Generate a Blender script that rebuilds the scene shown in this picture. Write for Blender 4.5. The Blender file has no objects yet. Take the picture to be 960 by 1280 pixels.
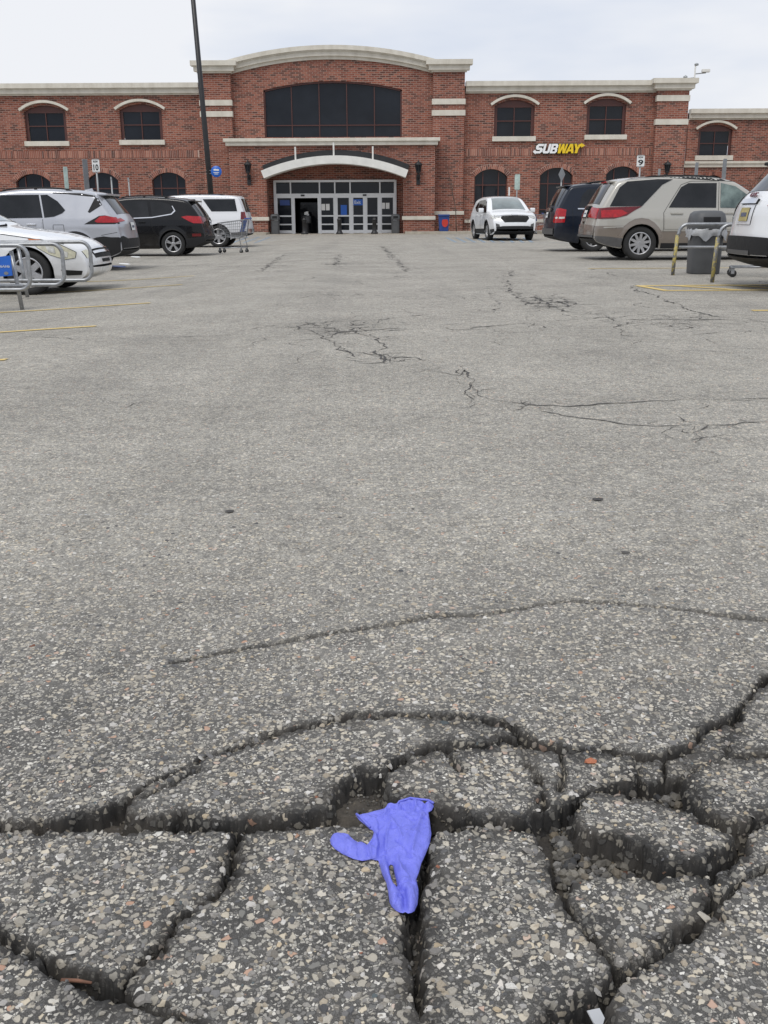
import bpy, bmesh, math, random
import numpy as np
from mathutils import Vector, Matrix
from mathutils.geometry import delaunay_2d_cdt
random.seed(7); rng = np.random.default_rng(7)
sc = bpy.context.scene
COL = sc.collection
R = math.radians

# ---------------------------------------------------------------- camera
CAM_H, PITCH, ROLL, FPX = 0.95, R(16.5), R(0.3), 1250.0     # focal length in pixels of the 960x1280 photo
fwd = Vector((0, math.cos(PITCH), -math.sin(PITCH)))
up0 = Vector((0, math.sin(PITCH), math.cos(PITCH)))
rt0 = Vector((1, 0, 0))
rt = rt0*math.cos(ROLL) - up0*math.sin(ROLL)
up = rt.cross(fwd)
cam_d = bpy.data.cameras.new('camera'); cam = bpy.data.objects.new('camera', cam_d); COL.objects.link(cam)
cam.matrix_world = Matrix(((rt.x, up.x, -fwd.x, 0), (rt.y, up.y, -fwd.y, 0), (rt.z, up.z, -fwd.z, CAM_H), (0, 0, 0, 1)))
cam_d.sensor_fit = 'VERTICAL'; cam_d.sensor_height = 36.0; cam_d.lens = 36.0*FPX/1280.0
cam_d.clip_start = 0.05; cam_d.clip_end = 3000
sc.camera = cam

# ---------------------------------------------------------------- sky, sun, exposure
SUN_EL, SUN_AZ = R(58), R(205)                # azimuth clockwise from +Y
wd = bpy.data.worlds.new('World'); sc.world = wd; wd.use_nodes = True
nt = wd.node_tree; nt.nodes.clear()
def wn(t, **k):
    n = nt.nodes.new(t)
    for a, b in k.items(): setattr(n, a, b)
    return n
out = wn('ShaderNodeOutputWorld'); bg = wn('ShaderNodeBackground'); bg.inputs['Strength'].default_value = 0.12
sky = wn('ShaderNodeTexSky'); sky.sky_type = 'NISHITA'; sky.sun_disc = False
sky.sun_elevation = SUN_EL; sky.sun_rotation = SUN_AZ; sky.air_density = 1.0; sky.dust_density = 3.0
tc = wn('ShaderNodeTexCoord'); mp = wn('ShaderNodeMapping'); mp.inputs['Scale'].default_value = (1.2, 1.2, 4.2)
nz = wn('ShaderNodeTexNoise'); nz.inputs['Scale'].default_value = 1.6; nz.inputs['Detail'].default_value = 5; nz.inputs['Roughness'].default_value = .52
cr = wn('ShaderNodeValToRGB'); cr.color_ramp.elements[0].position = .40; cr.color_ramp.elements[1].position = .60
cr.color_ramp.elements[0].color = (5.1, 5.6, 6.6, 1); cr.color_ramp.elements[1].color = (6.95, 7.05, 7.35, 1)
mx = wn('ShaderNodeMixRGB'); mx.inputs['Fac'].default_value = .93       # thick cloud deck over the clear sky
L_ = nt.links.new
L_(tc.outputs['Generated'], mp.inputs['Vector']); L_(mp.outputs[0], nz.inputs['Vector']); L_(nz.outputs['Fac'], cr.inputs['Fac'])
L_(sky.outputs[0], mx.inputs['Color1']); L_(cr.outputs[0], mx.inputs['Color2']); L_(mx.outputs[0], bg.inputs['Color']); L_(bg.outputs[0], out.inputs['Surface'])
sl = bpy.data.lights.new('sun', 'SUN'); sl.energy = 1.5; sl.angle = R(25); sl.color = (1, .97, .92)
so = bpy.data.objects.new('sun', sl); COL.objects.link(so); so.location = (0, -20, 40)
sdir = Vector((math.sin(SUN_AZ)*math.cos(SUN_EL), math.cos(SUN_AZ)*math.cos(SUN_EL), math.sin(SUN_EL)))
so.rotation_euler = sdir.to_track_quat('Z', 'Y').to_euler()
vs = sc.view_settings; vs.view_transform = 'Standard'; vs.look = 'None'; vs.gamma = 1; vs.use_curve_mapping = False; vs.exposure = 0.12
sc.render.engine = 'CYCLES'

# ---------------------------------------------------------------- pixels to places
def ray(px, py):
    return (fwd*FPX + rt*(px-480) - up*(py-640)).normalized()
def sst(a, b, x):
    t = np.clip((x-a)/(b-a), 0, 1); return t*t*(3-2*t)
def gz(x, y):                                   # the lot falls a little towards the left row
    return -0.16*sst(1.6, 5.5, -x)*sst(4., 9., y)*(1-sst(42, 52, y))
def G(px, py, dz=0.0):
    d = ray(px, py); z = 0
    for _ in range(8):
        t = (z+dz-CAM_H)/d.z; x, y = d.x*t, d.y*t; z = float(gz(x, y))
    return Vector((x, y, z+dz))
def P(px, py, Y):
    d = ray(px, py); t = Y/d.y
    return Vector((d.x*t, Y, CAM_H+d.z*t))

# ---------------------------------------------------------------- materials
MATS = {}
class NT:
    def __init__(s, name):
        s.m = bpy.data.materials.new(name); s.m.use_nodes = True; s.t = s.m.node_tree
        s.b = s.t.nodes['Principled BSDF']; MATS[name] = s.m
    def n(s, typ, ins=None, **k):
        x = s.t.nodes.new(typ)
        for a, b in k.items(): setattr(x, a, b)
        for a, b in (ins or {}).items():
            if hasattr(b, 'is_output'): s.t.links.new(b, x.inputs[a])
            else: x.inputs[a].default_value = b
        return x
    def set(s, **k):
        for a, b in k.items():
            a = a.replace('_', ' ')
            if hasattr(b, 'is_output'): s.t.links.new(b, s.b.inputs[a])
            else: s.b.inputs[a].default_value = b
        return s
    def ramp(s, fac, stops, interp='LINEAR'):
        r = s.n('ShaderNodeValToRGB', {'Fac': fac}); e = r.color_ramp.elements; r.color_ramp.interpolation = interp
        while len(e) < len(stops): e.new(.5)
        for q, (p, c) in zip(e, stops): q.position = p; q.color = (*c, 1) if len(c) == 3 else c
        return r.outputs['Color']
    def g(s, fac, a, b, lo=0., hi=1.):
        return s.n('ShaderNodeMapRange', {'Value': fac, 'From Min': a, 'From Max': b, 'To Min': lo, 'To Max': hi}).outputs[0]
    def mix(s, f, a, b, mode='MIX'):
        r = s.n('ShaderNodeMix', data_type='RGBA', blend_type=mode)
        for i, v in ((0, f), (6, a), (7, b)):
            if hasattr(v, 'is_output'): s.t.links.new(v, r.inputs[i])
            else: r.inputs[i].default_value = (*v, 1) if isinstance(v, tuple) and len(v) == 3 else v
        return r.outputs[2]
    def math(s, op, a, b=0.):
        r = s.n('ShaderNodeMath', operation=op)
        for i, v in ((0, a), (1, b)):
            if hasattr(v, 'is_output'): s.t.links.new(v, r.inputs[i])
            else: r.inputs[i].default_value = v
        return r.outputs[0]
    def noise(s, scale, detail=3, vec=None, rough=.55):
        i = {'Scale': scale, 'Detail': detail, 'Roughness': rough}
        if vec is not None: i['Vector'] = vec
        return s.n('ShaderNodeTexNoise', i).outputs['Fac']
    def pos(s): return s.n('ShaderNodeNewGeometry').outputs['Position']
    def obj(s): return s.n('ShaderNodeTexCoord').outputs['Object']
    def bump(s, h, dist, strength=1.):
        s.set(Normal=s.n('ShaderNodeBump', {'Height': h, 'Distance': dist, 'Strength': strength}).outputs[0])

def plain(name, col, rough=.5, metal=0., var=.12, scale=6., bump=0., coat=0., spec=.5, vscale=(1, 1, 1)):
    s = NT(name); v = s.obj()
    if vscale != (1, 1, 1): v = s.n('ShaderNodeMapping', {'Vector': v, 'Scale': vscale}).outputs[0]
    n = s.noise(scale, 4, v)
    lo = tuple(c*(1-var) for c in col); hi = tuple(min(1, c*(1+var)) for c in col)
    s.set(Base_Color=s.ramp(n, [(.3, lo), (.7, hi)]), Roughness=s.g(n, .3, .7, max(.02, rough*.85), min(1, rough*1.15)), Metallic=metal, Coat_Weight=coat, Specular_IOR_Level=spec)
    if coat: s.set(Coat_Roughness=.05)
    if bump: s.bump(s.noise(scale*6, 4, v), bump)
    return s.m

# asphalt: aggregate stones in a bitumen matrix
def asphalt_mat(name):
    s = NT(name); p = s.pos()
    W = s.n('ShaderNodeAttribute', attribute_name='worn').outputs['Fac']      # wear and dust by distance, with the grazing-view sheen painted in
    FR = s.n('ShaderNodeAttribute', attribute_name='fresh_shade').outputs['Fac']    # broken bitumen along the fractures, with edge shade painted in
    lerp = lambda a, b: s.g(W, 0., 1., a, b)
    wob = s.n('ShaderNodeTexNoise', {'Vector': p, 'Scale': 160., 'Detail': 1.}).outputs['Color']
    pv = s.n('ShaderNodeVectorMath', {0: p, 1: s.n('ShaderNodeVectorMath', {0: wob, 1: (.004, .004, .004)}, operation='MULTIPLY').outputs[0]}, operation='ADD').outputs[0]
    def layer(sc_, thr, lo):
        a = s.n('ShaderNodeTexVoronoi', {'Vector': pv, 'Scale': sc_}, feature='F1')
        e = s.n('ShaderNodeTexVoronoi', {'Vector': pv, 'Scale': sc_}, feature='DISTANCE_TO_EDGE')
        sep = s.n('ShaderNodeSeparateColor', {'Color': a.outputs['Color']})
        return s.math('MULTIPLY', s.g(e.outputs['Distance'], thr, thr+.07), s.math('GREATER_THAN', sep.outputs[0], lo)), sep.outputs[1]
    m1, r1 = layer(80., .10, lerp(.58, .30))
    m2, r2 = layer(190., .06, lerp(.48, .30))
    sc1 = s.ramp(r1, [(0, (0.134, 0.132, 0.128)), (.22, (0.281, 0.271, 0.242)), (.45, (0.455, 0.416, 0.344)), (.66, (0.562, 0.515, 0.427)), (.82, (0.629, 0.548, 0.415)), (.93, (0.723, 0.700, 0.639)), (.995, (0.482, 0.264, 0.166)), (1, (0.832, 0.818, 0.727))])
    sc2 = s.ramp(r2, [(0, (0.121, 0.119, 0.115)), (.4, (0.322, 0.304, 0.275)), (.75, (0.495, 0.469, 0.408)), (.95, (0.670, 0.634, 0.562)), (1, (0.804, 0.779, 0.714))])
    fine = s.noise(700., 3, p); big = s.noise(.9, 4, p); mid = s.noise(9., 4, p)
    mat = s.ramp(fine, [(.3, (.026, .025, .024)), (.52, (.062, .060, .057)), (.72, (.16, .153, .143))])
    dust = s.ramp(fine, [(.3, (0.195, 0.186, 0.167)), (.7, (0.454, 0.429, 0.384))])
    mat = s.mix(s.math('MULTIPLY', s.g(mid, .3, .75, .25, 1.), lerp(.22, .85)), mat, dust)
    c = s.mix(m2, mat, sc2); c = s.mix(m1, c, sc1)
    spk = s.ramp(s.noise(34., 5, p, .8), [(.34, (.62, .61, .60)), (.5, (1.0, 1.0, 1.0)), (.66, (1.36, 1.34, 1.30))])
    c = s.mix(s.math('MULTIPLY', W, .24), c, (.50, .475, .415)); c = s.mix(s.math('MULTIPLY', W, .8), c, s.mix(1., c, spk, 'MULTIPLY'))
    tone = s.math('ADD', s.g(big, .25, .75, .80, 1.11), s.g(mid, .25, .75, -.07, .07))
    c = s.mix(1., c, s.n('ShaderNodeCombineColor', {0: tone, 1: tone, 2: tone}).outputs[0], 'MULTIPLY')
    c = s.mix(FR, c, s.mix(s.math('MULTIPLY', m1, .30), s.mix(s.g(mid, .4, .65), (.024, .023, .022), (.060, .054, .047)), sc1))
    st = s.g(s.noise(.55, 7, s.n('ShaderNodeMapping', {'Vector': p, 'Scale': (1.5, .8, 1.)}).outputs[0], .62), .56, .72, 0., .30)   # old oil stains and damp patches
    trk = s.g(s.noise(1., 3, s.n('ShaderNodeMapping', {'Vector': p, 'Scale': (1.3, .05, 1.)}).outputs[0]), .52, .7, 0., .16)      # wheel tracks along the aisle
    c = s.mix(s.math('MULTIPLY', s.math('ADD', st, trk), W), c, (.10, .097, .092))
    h = s.math('ADD', m1, s.math('MULTIPLY', fine, .6))
    s.bump(h, .0025, .9)
    s.set(Base_Color=c, Roughness=s.g(fine, .3, .7, .72, .95), Specular_IOR_Level=.35)
    return s.m
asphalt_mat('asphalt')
s = NT('aggregate'); at = s.n('ShaderNodeAttribute', attribute_name='tint')
n = s.noise(420., 3, s.pos())
s.set(Base_Color=s.mix(1., at.outputs['Color'], s.ramp(n, [(.25, (.72, .71, .69)), (.75, (1, 1, 1))]), 'MULTIPLY'), Roughness=.72, Specular_IOR_Level=.4); s.bump(n, .0012)
s = NT('dirt'); n = s.noise(60., 6, s.pos(), .7); n2 = s.noise(9., 3, s.pos())
s.set(Base_Color=s.mix(s.g(n2, .4, .62), s.ramp(n, [(.3, (.030, .027, .024)), (.7, (.085, .075, .063))]), s.ramp(n, [(.3, (.065, .056, .046)), (.7, (.15, .13, .105))])), Roughness=.95); s.bump(s.noise(240., 5, s.pos(), .7), .006)
# brick, laid in the plane of the facade
def brick_mat(name, w=.30, h=.098, swap=False):
    s = NT(name); p = s.pos()
    sp = s.n('ShaderNodeSeparateXYZ', {'Vector': p})
    u = s.math('ADD', sp.outputs[0], sp.outputs[1])
    if swap: v = s.n('ShaderNodeCombineXYZ', {0: sp.outputs[2], 1: u}).outputs[0]
    else: v = s.n('ShaderNodeCombineXYZ', {0: u, 1: sp.outputs[2]}).outputs[0]
    b = s.n('ShaderNodeTexBrick', {'Vector': v, 'Color1': (0, 0, 0, 1), 'Color2': (1, 1, 1, 1), 'Mortar': (.5, .5, .5, 1), 'Scale': 1., 'Mortar Size': .0125, 'Mortar Smooth': .2, 'Brick Width': w, 'Row Height': h})
    g = s.n('ShaderNodeSeparateColor', {'Color': b.outputs['Color']}).outputs[0]
    patch = s.noise(.75, 4, p); fine = s.noise(40., 4, p)
    gg = s.math('ADD', g, s.g(patch, .3, .7, .05, -.08))
    c = s.ramp(gg, [(0, (0.116, 0.059, 0.047)), (.10, (0.135, 0.059, 0.045)), (.20, (0.186, 0.070, 0.050)), (.45, (0.256, 0.087, 0.058)), (.7, (0.307, 0.111, 0.073)), (.9, (0.344, 0.138, 0.093)), (1, (0.251, 0.089, 0.062))])
    c = s.mix(1., c, s.ramp(fine, [(.25, (.78, .78, .78)), (.75, (1.12, 1.1, 1.08))]), 'MULTIPLY')
    c = s.mix(s.math('MULTIPLY', b.outputs['Fac'], .9), c, (.42, .30, .25))
    strk = s.noise(1., 3, s.n('ShaderNodeMapping', {'Vector': p, 'Scale': (1.6, 1.6, .16)}).outputs[0])
    c = s.mix(1., c, s.ramp(strk, [(.3, (.84, .84, .86)), (.65, (1.05, 1.05, 1.05))]), 'MULTIPLY')
    s.set(Base_Color=c, Roughness=.9, Specular_IOR_Level=.25); s.bump(s.math('SUBTRACT', s.math('MULTIPLY', fine, .4), b.outputs['Fac']), .01)
    return s.m
brick_mat('brick')
s = NT('brick_arch'); p = s.pos()                 # every upright brick its own shade
cell = s.n('ShaderNodeVectorMath', {0: p, 1: (.1, 50., .5)}, operation='SNAP').outputs[0]; wn_ = s.n('ShaderNodeTexWhiteNoise', {'Vector': cell}, noise_dimensions='3D').outputs['Value']
c = s.ramp(wn_, [(0, (.10, .052, .044)), (.3, (.21, .08, .058)), (.6, (.31, .12, .083)), (1, (.42, .20, .145))])
s.set(Base_Color=s.mix(1., c, s.ramp(s.noise(40., 4, p), [(.25, (.78, .78, .78)), (.75, (1.12, 1.1, 1.08))]), 'MULTIPLY'), Roughness=.9)
plain('mortar', (.50, .38, .32), .95, var=.15, scale=8.)
s = NT('limestone'); p = s.pos(); n = s.noise(3., 5, p); st = s.noise(1., 4, s.n('ShaderNodeMapping', {'Vector': p, 'Scale': (2.5, 2.5, .3)}).outputs[0])
s.set(Base_Color=s.mix(1., s.ramp(n, [(.3, (.60, .565, .49)), (.7, (.69, .655, .575))]), s.ramp(st, [(.3, (.86, .85, .83)), (.6, (1, 1, 1))]), 'MULTIPLY'), Roughness=.85); s.bump(s.noise(40., 4, p), .004)
s = NT('glass_dark'); n = s.noise(.7, 3, s.pos()); s.set(Base_Color=s.ramp(n, [(.35, (.008, .010, .014)), (.65, (.014, .017, .023))]), Roughness=.06, Specular_IOR_Level=.28)
s.bump(s.noise(.9, 2, s.pos()), .02, .4)
s = NT('concrete'); n = s.noise(5., 6, s.pos()); s.set(Base_Color=s.ramp(n, [(.3, (.33, .295, .24)), (.7, (.46, .42, .35))]), Roughness=.9); s.bump(n, .006)
def paint_line(name, col, wear):
    s = NT(name); p = s.pos(); n = s.noise(14., 6, p, .75); n2 = s.noise(1.3, 3, p)
    f = s.g(s.math('ADD', n, s.math('MULTIPLY', n2, .35)), wear, wear+.16)
    o = s.t.nodes['Material Output']; tr = s.n('ShaderNodeBsdfTransparent')
    mxs = s.n('ShaderNodeMixShader', {0: f}); s.t.links.new(tr.outputs[0], mxs.inputs[1]); s.t.links.new(s.b.outputs[0], mxs.inputs[2]); s.t.links.new(mxs.outputs[0], o.inputs['Surface'])
    s.set(Base_Color=s.mix(s.noise(90., 3, p), col, tuple(c*.65 for c in col)), Roughness=.8)
paint_line('paint_yellow', (.74, .55, .20), .34); paint_line('paint_blue', (.36, .47, .58), .56); paint_line('paint_white', (.6, .6, .58), .60)
s = NT('nitrile'); p = s.obj(); n = s.noise(55., 5, p); s.set(Base_Color=s.ramp(n, [(.3, (.165, .185, .70)), (.7, (.195, .215, .78))]), Roughness=.40)
s.bump(s.math('ADD', s.noise(90., 4, s.n('ShaderNodeMapping', {'Vector': p, 'Scale': (1, .35, 1)}).outputs[0]), s.noise(500., 2, p)), .0016)
def carpaint(name, col, metal=.0, rough=.32, coat=.8, spec=.5):
    fm = .25 if max(col) < .05 else 1.
    s = NT(name); p = s.obj(); n = s.noise(3., 5, p); fl = s.noise(900., 1, p)
    sp = s.n('ShaderNodeSeparateXYZ', {'Vector': p}).outputs[2]
    dirt = s.math('MULTIPLY', s.g(sp, .75, .2, 0, 1), s.g(n, .35, .7, .1*fm, .55*fm))     # road film on the sills
    s.set(Base_Color=s.mix(dirt, s.mix(fl, col, tuple(min(1, c*1.12) for c in col)), (.22, .20, .17)), Metallic=metal, Roughness=s.g(n, .3, .7, rough*.8, rough*1.2), Coat_Weight=coat, Coat_Roughness=.05, Specular_IOR_Level=spec)
    return s.m
carpaint('car_white', (.74, .75, .76)); carpaint('car_silver', (.40, .41, .44), .45, .35); carpaint('car_black', (.004, .004, .005), coat=.35, spec=.2, rough=.25); carpaint('car_navy', (.004, .008, .018), .0, coat=.4, spec=.25)
carpaint('car_beige', (.40, .385, .345), .25); carpaint('car_taupe', (.185, .155, .13), .2); carpaint('car_white2', (.68, .69, .71))
plain('car_plastic', (.018, .018, .019), .65, bump=.0008, scale=20, spec=.3)
plain('car_plastic_grey', (.085, .083, .082), .6, bump=.0006, scale=20)
plain('gap_black', (.006, .006, .006), .8)
s = NT('car_glass'); n = s.noise(2., 3, s.obj()); s.set(Base_Color=s.ramp(n, [(.35, (.008, .009, .010)), (.65, (.018, .019, .021))]), Roughness=.04, Specular_IOR_Level=.4)
s = NT('car_glass_light'); n = s.noise(3., 4, s.obj()); s.set(Base_Color=s.ramp(n, [(.35, (.05, .075, .07)), (.65, (.20, .26, .24))]), Roughness=.05, Coat_Weight=.5)
plain('windscreen', (.16, .19, .19), .06, coat=.6, scale=1.5, var=.35)
plain('tail_red', (.36, .006, .010), .12, coat=.25, var=.25, scale=18)
plain('tail_dark', (.12, .004, .007), .12, coat=.25, var=.25, scale=18)
plain('lamp_clear', (.62, .62, .58), .12, .1, coat=1., var=.3, scale=22)
plain('lamp_yellowed', (.60, .58, .44), .2, coat=.8, var=.2, scale=16)
plain('lamp_amber', (.55, .16, .03), .15, coat=1.)
plain('chrome', (.75, .75, .76), .12, 1., var=.06)
plain('alloy', (.50, .50, .51), .32, .85, var=.1)
plain('rubber', (.022, .022, .022), .85, var=.3, scale=14, bump=.001)
plain('steel_galv', (.34, .35, .36), .42, .75, var=.22, scale=18)
plain('steel_sign', (.30, .315, .32), .5, .5, var=.15, scale=9)
plain('aluminium', (.74, .75, .76), .4, .1, var=.05)
plain('white_metal', (.72, .71, .67), .5, var=.07, scale=3)
plain('frame_red', (.085, .028, .022), .5, var=.12)
plain('black_metal', (.014, .014, .015), .45, var=.3)
plain('bin_grey', (.085, .088, .092), .55, var=.12, bump=.001)
plain('bin_blue', (.020, .055, .22), .45, var=.15)
plain('sign_white', (.74, .75, .74), .45, var=.05)
plain('sign_back', (.24, .25, .26), .45, .5, var=.12)
plain('sign_green', (.42, .52, .48), .45, var=.2)
plain('sign_blue', (.015, .115, .50), .4, var=.08)
plain('ink_black', (.01, .01, .01), .5)
plain('sub_white', (.86, .86, .86), .35, var=.03); plain('sub_yellow', (.80, .55, .015), .35, var=.05)
plain('sub_edge', (.015, .04, .02), .5)
s = NT('yellow_worn'); n = s.noise(9., 6, s.obj(), .7); f_ = s.g(n, .47, .53)
s.set(Base_Color=s.mix(f_, (.20, .20, .20), s.mix(s.noise(30., 3, s.obj()), (.50, .41, .12), (.38, .31, .10))), Roughness=.6, Metallic=s.g(f_, 0, 1, .5, 0))
plain('plastic_bag', (.42, .43, .44), .3, var=.15, scale=8)
plain('paper', (.78, .78, .76), .8, var=.05)
plain('bark', (.085, .065, .052), .9, var=.35, scale=12)
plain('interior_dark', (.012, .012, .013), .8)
plain('red_print', (.50, .035, .02), .5); plain('cart_blue', (.03, .10, .38), .5); plain('twig_wood', (.17, .085, .055), .8, var=.3, scale=60)
plain('tar_crack_shade', (.068, .064, .059), .9, var=.45, scale=40)  # tar spots, and the painted shade of the far cracks
M = MATS

# ---------------------------------------------------------------- mesh helpers
def link(name, me, mat=None, parent=None, smooth=False):
    o = bpy.data.objects.new(name, me); COL.objects.link(o)
    if mat is not None and not me.materials: me.materials.append(M[mat] if isinstance(mat, str) else mat)
    if smooth: me.polygons.foreach_set('use_smooth', [True]*len(me.polygons))
    if parent: o.parent = parent
    return o
def mesh(name, v, f, mat=None, parent=None, smooth=False):
    me = bpy.data.meshes.new(name); me.from_pydata([tuple(map(float, a)) for a in v], [], [tuple(map(int, a)) for a in f]); me.update()
    return link(name, me, mat, parent, smooth)
def np_mesh(name, V, F, mat=None, parent=None, smooth=True):     # fast path: F is (n,3) or (n,4)
    me = bpy.data.meshes.new(name); V = np.asarray(V, np.float32); F = np.asarray(F, np.int32); k = F.shape[1]
    me.vertices.add(len(V)); me.vertices.foreach_set('co', V.ravel())
    me.loops.add(F.size); me.loops.foreach_set('vertex_index', F.ravel())
    me.polygons.add(len(F)); me.polygons.foreach_set('loop_start', np.arange(0, F.size, k, dtype=np.int32))
    me.polygons.foreach_set('use_smooth', np.full(len(F), smooth)); me.update(calc_edges=True); me.validate()
    return link(name, me, mat, parent)
def thing(name, label, cat, loc=(0, 0, 0), rz=0, group=None):
    o = bpy.data.objects.new(name, None); COL.objects.link(o); o.location = loc; o.rotation_euler = (0, 0, rz); o.empty_display_size = .2
    return tag(o, label, cat, group)
def tag(o, label=None, cat=None, group=None, kind=None):
    if label: o['label'] = label
    if cat: o['category'] = cat
    if group: o['group'] = group
    if kind: o['kind'] = kind
    return o
def copy_tree(o, parent=None):
    c = o.copy(); COL.objects.link(c); c.parent = parent
    for ch in o.children: copy_tree(ch, c)
    return c
class MB:                                        # collects solids into one mesh
    def __init__(s): s.v = []; s.f = []
    def add(s, v, f):
        k = len(s.v); s.v += [tuple(a) for a in v]; s.f += [tuple(i+k for i in a) for a in f]; return s
    def box(s, x0, x1, y0, y1, z0, z1):
        v = [(x, y, z) for x in (x0, x1) for y in (y0, y1) for z in (z0, z1)]
        return s.add(v, [(0, 1, 3, 2), (4, 6, 7, 5), (0, 4, 5, 1), (2, 3, 7, 6), (0, 2, 6, 4), (1, 5, 7, 3)])
    def tube(s, pts, r, n=8, closed=False):
        pts = [Vector(p) for p in pts]; m = len(pts); v = []; rr = r if isinstance(r, (list, tuple)) else [r]*m
        pn = None
        for i, p in enumerate(pts):
            a = pts[(i-1) % m] if (i or closed) else p; b = pts[(i+1) % m] if (i < m-1 or closed) else p
            t = (b-a).normalized()
            if pn is None:
                pn = t.orthogonal().normalized()
            pn = (pn - t*pn.dot(t)).normalized(); q = t.cross(pn)
            for k in range(n):
                an = 2*math.pi*k/n; v.append(p+(pn*math.cos(an)+q*math.sin(an))*rr[i])
        f = []
        for i in range(m if closed else m-1):
            for k in range(n):
                a = i*n+k; b = i*n+(k+1) % n; c = ((i+1) % m)*n+(k+1) % n; d = ((i+1) % m)*n+k
                f.append((a, b, c, d))
        if not closed: f += [tuple(range(n-1, -1, -1)), tuple((m-1)*n+k for k in range(n))]
        return s.add(v, f)
    def lathe(s, prof, c=(0, 0, 0), n=24, axis='z'):
        v = []; f = []; m = len(prof)
        for r, h in prof:
            for k in range(n):
                a = 2*math.pi*k/n
                q = (r*math.cos(a), r*math.sin(a), h) if axis == 'z' else (r*math.cos(a), h, r*math.sin(a))
                v.append((q[0]+c[0], q[1]+c[1], q[2]+c[2]))
        for i in range(m-1):
            for k in range(n): f.append((i*n+k, i*n+(k+1) % n, (i+1)*n+(k+1) % n, (i+1)*n+k))
        return s.add(v, f)
    def prism(s, poly, y0, y1):                  # polygon in x,z extruded along y
        n = len(poly); v = [(a, y0, b) for a, b in poly]+[(a, y1, b) for a, b in poly]
        f = [tuple(range(n)), tuple(range(2*n-1, n-1, -1))]+[(i, (i+1) % n, n+(i+1) % n, n+i) for i in range(n)]
        return s.add(v, f)
    def build(s, name, mat, parent=None, smooth=False, bevel=0., loc=None):
        o = mesh(name, s.v, s.f, mat, parent, smooth)
        bm = bmesh.new(); bm.from_mesh(o.data); bmesh.ops.recalc_face_normals(bm, faces=bm.faces)
        if bevel: bmesh.ops.bevel(bm, geom=bm.edges[:], offset=bevel, segments=2, affect='EDGES', profile=.6)
        bm.to_mesh(o.data); bm.free()
        if loc: o.location = loc
        return o
def sdist(X, Y, poly):                           # signed distance, positive inside
    n = len(poly); d2 = np.full(X.shape, 1e9); ins = np.zeros(X.shape, bool)
    for i in range(n):
        (ax, ay), (bx, by) = poly[i], poly[(i+1) % n]; ex, ey = bx-ax, by-ay; l2 = ex*ex+ey*ey+1e-12
        t = np.clip(((X-ax)*ex+(Y-ay)*ey)/l2, 0, 1); d2 = np.minimum(d2, (X-ax-t*ex)**2+(Y-ay-t*ey)**2)
        if abs(by-ay) > 1e-9:
            c = ((ay > Y) != (by > Y)) & (X < (bx-ax)*(Y-ay)/(by-ay)+ax); ins ^= c
    return np.where(ins, 1, -1)*np.sqrt(d2)
def pdist(X, Y, pl):
    d2 = np.full(X.shape, 1e9)
    for (ax, ay), (bx, by) in zip(pl[:-1], pl[1:]):
        ex, ey = bx-ax, by-ay; t = np.clip(((X-ax)*ex+(Y-ay)*ey)/(ex*ex+ey*ey+1e-12), 0, 1); d2 = np.minimum(d2, (X-ax-t*ex)**2+(Y-ay-t*ey)**2)
    return np.sqrt(d2)
def cdt(poly, holes=(), step=None):
    loops = [list(poly)]+[list(h) for h in holes]; v = []; e = []
    for lp in loops:
        k = len(v); n = len(lp); v += [Vector((float(a), float(b))) for a, b in lp]; e += [(k+i, k+(i+1) % n) for i in range(n)]
    if step:
        A = np.array(poly, float); x0, z0 = A.min(0); x1, z1 = A.max(0)
        gx, gy = np.meshgrid(np.arange(x0+step*.5, x1, step), np.arange(z0+step*.5, z1, step)); gy = gy+(np.arange(gx.shape[1]) % 2)*step*.37+.00013; gx = gx+.00007
        dd = sdist(gx, gy, [tuple(q) for q in poly])
        for h in holes: dd = np.minimum(dd, -sdist(gx, gy, [tuple(q) for q in h]))
        v += [Vector((float(a), float(b))) for a, b in zip(gx[dd > step*.35], gy[dd > step*.35])]
    ov, oe, of, *_ = delaunay_2d_cdt(v, e, [], 1, 1e-5)
    A = np.array([(a.x, a.y) for a in ov]); F = np.array([tuple(q) for q in of if len(q) == 3]); C = A[F].mean(1)
    keep = sdist(C[:, 0], C[:, 1], [tuple(map(float, q)) for q in poly]) > 0
    for h in holes: keep &= sdist(C[:, 0], C[:, 1], [tuple(map(float, q)) for q in h]) < 0
    F = F[keep]; u = np.unique(F); rm = -np.ones(len(A), int); rm[u] = np.arange(len(u))
    return [tuple(q) for q in A[u]], [tuple(int(i) for i in rm[t]) for t in F]
def boundary(F):
    c = {}
    for t in F:
        for i in range(len(t)):
            a, b = t[i], t[(i+1) % len(t)]; c[(a, b)] = 1
    return [(a, b) for (a, b) in c if (b, a) not in c]
def resamp(poly, step, closed=True):
    o = []; n = len(poly)
    for i in range(n if closed else n-1):
        a, b = poly[i], poly[(i+1) % n]; d = math.dist(a, b); k = max(1, int(math.ceil(d/step)))
        for j in range(k): o.append(tuple(a[q]+(b[q]-a[q])*j/k for q in range(len(a))))
    if not closed: o.append(tuple(poly[-1]))
    return o
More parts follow.
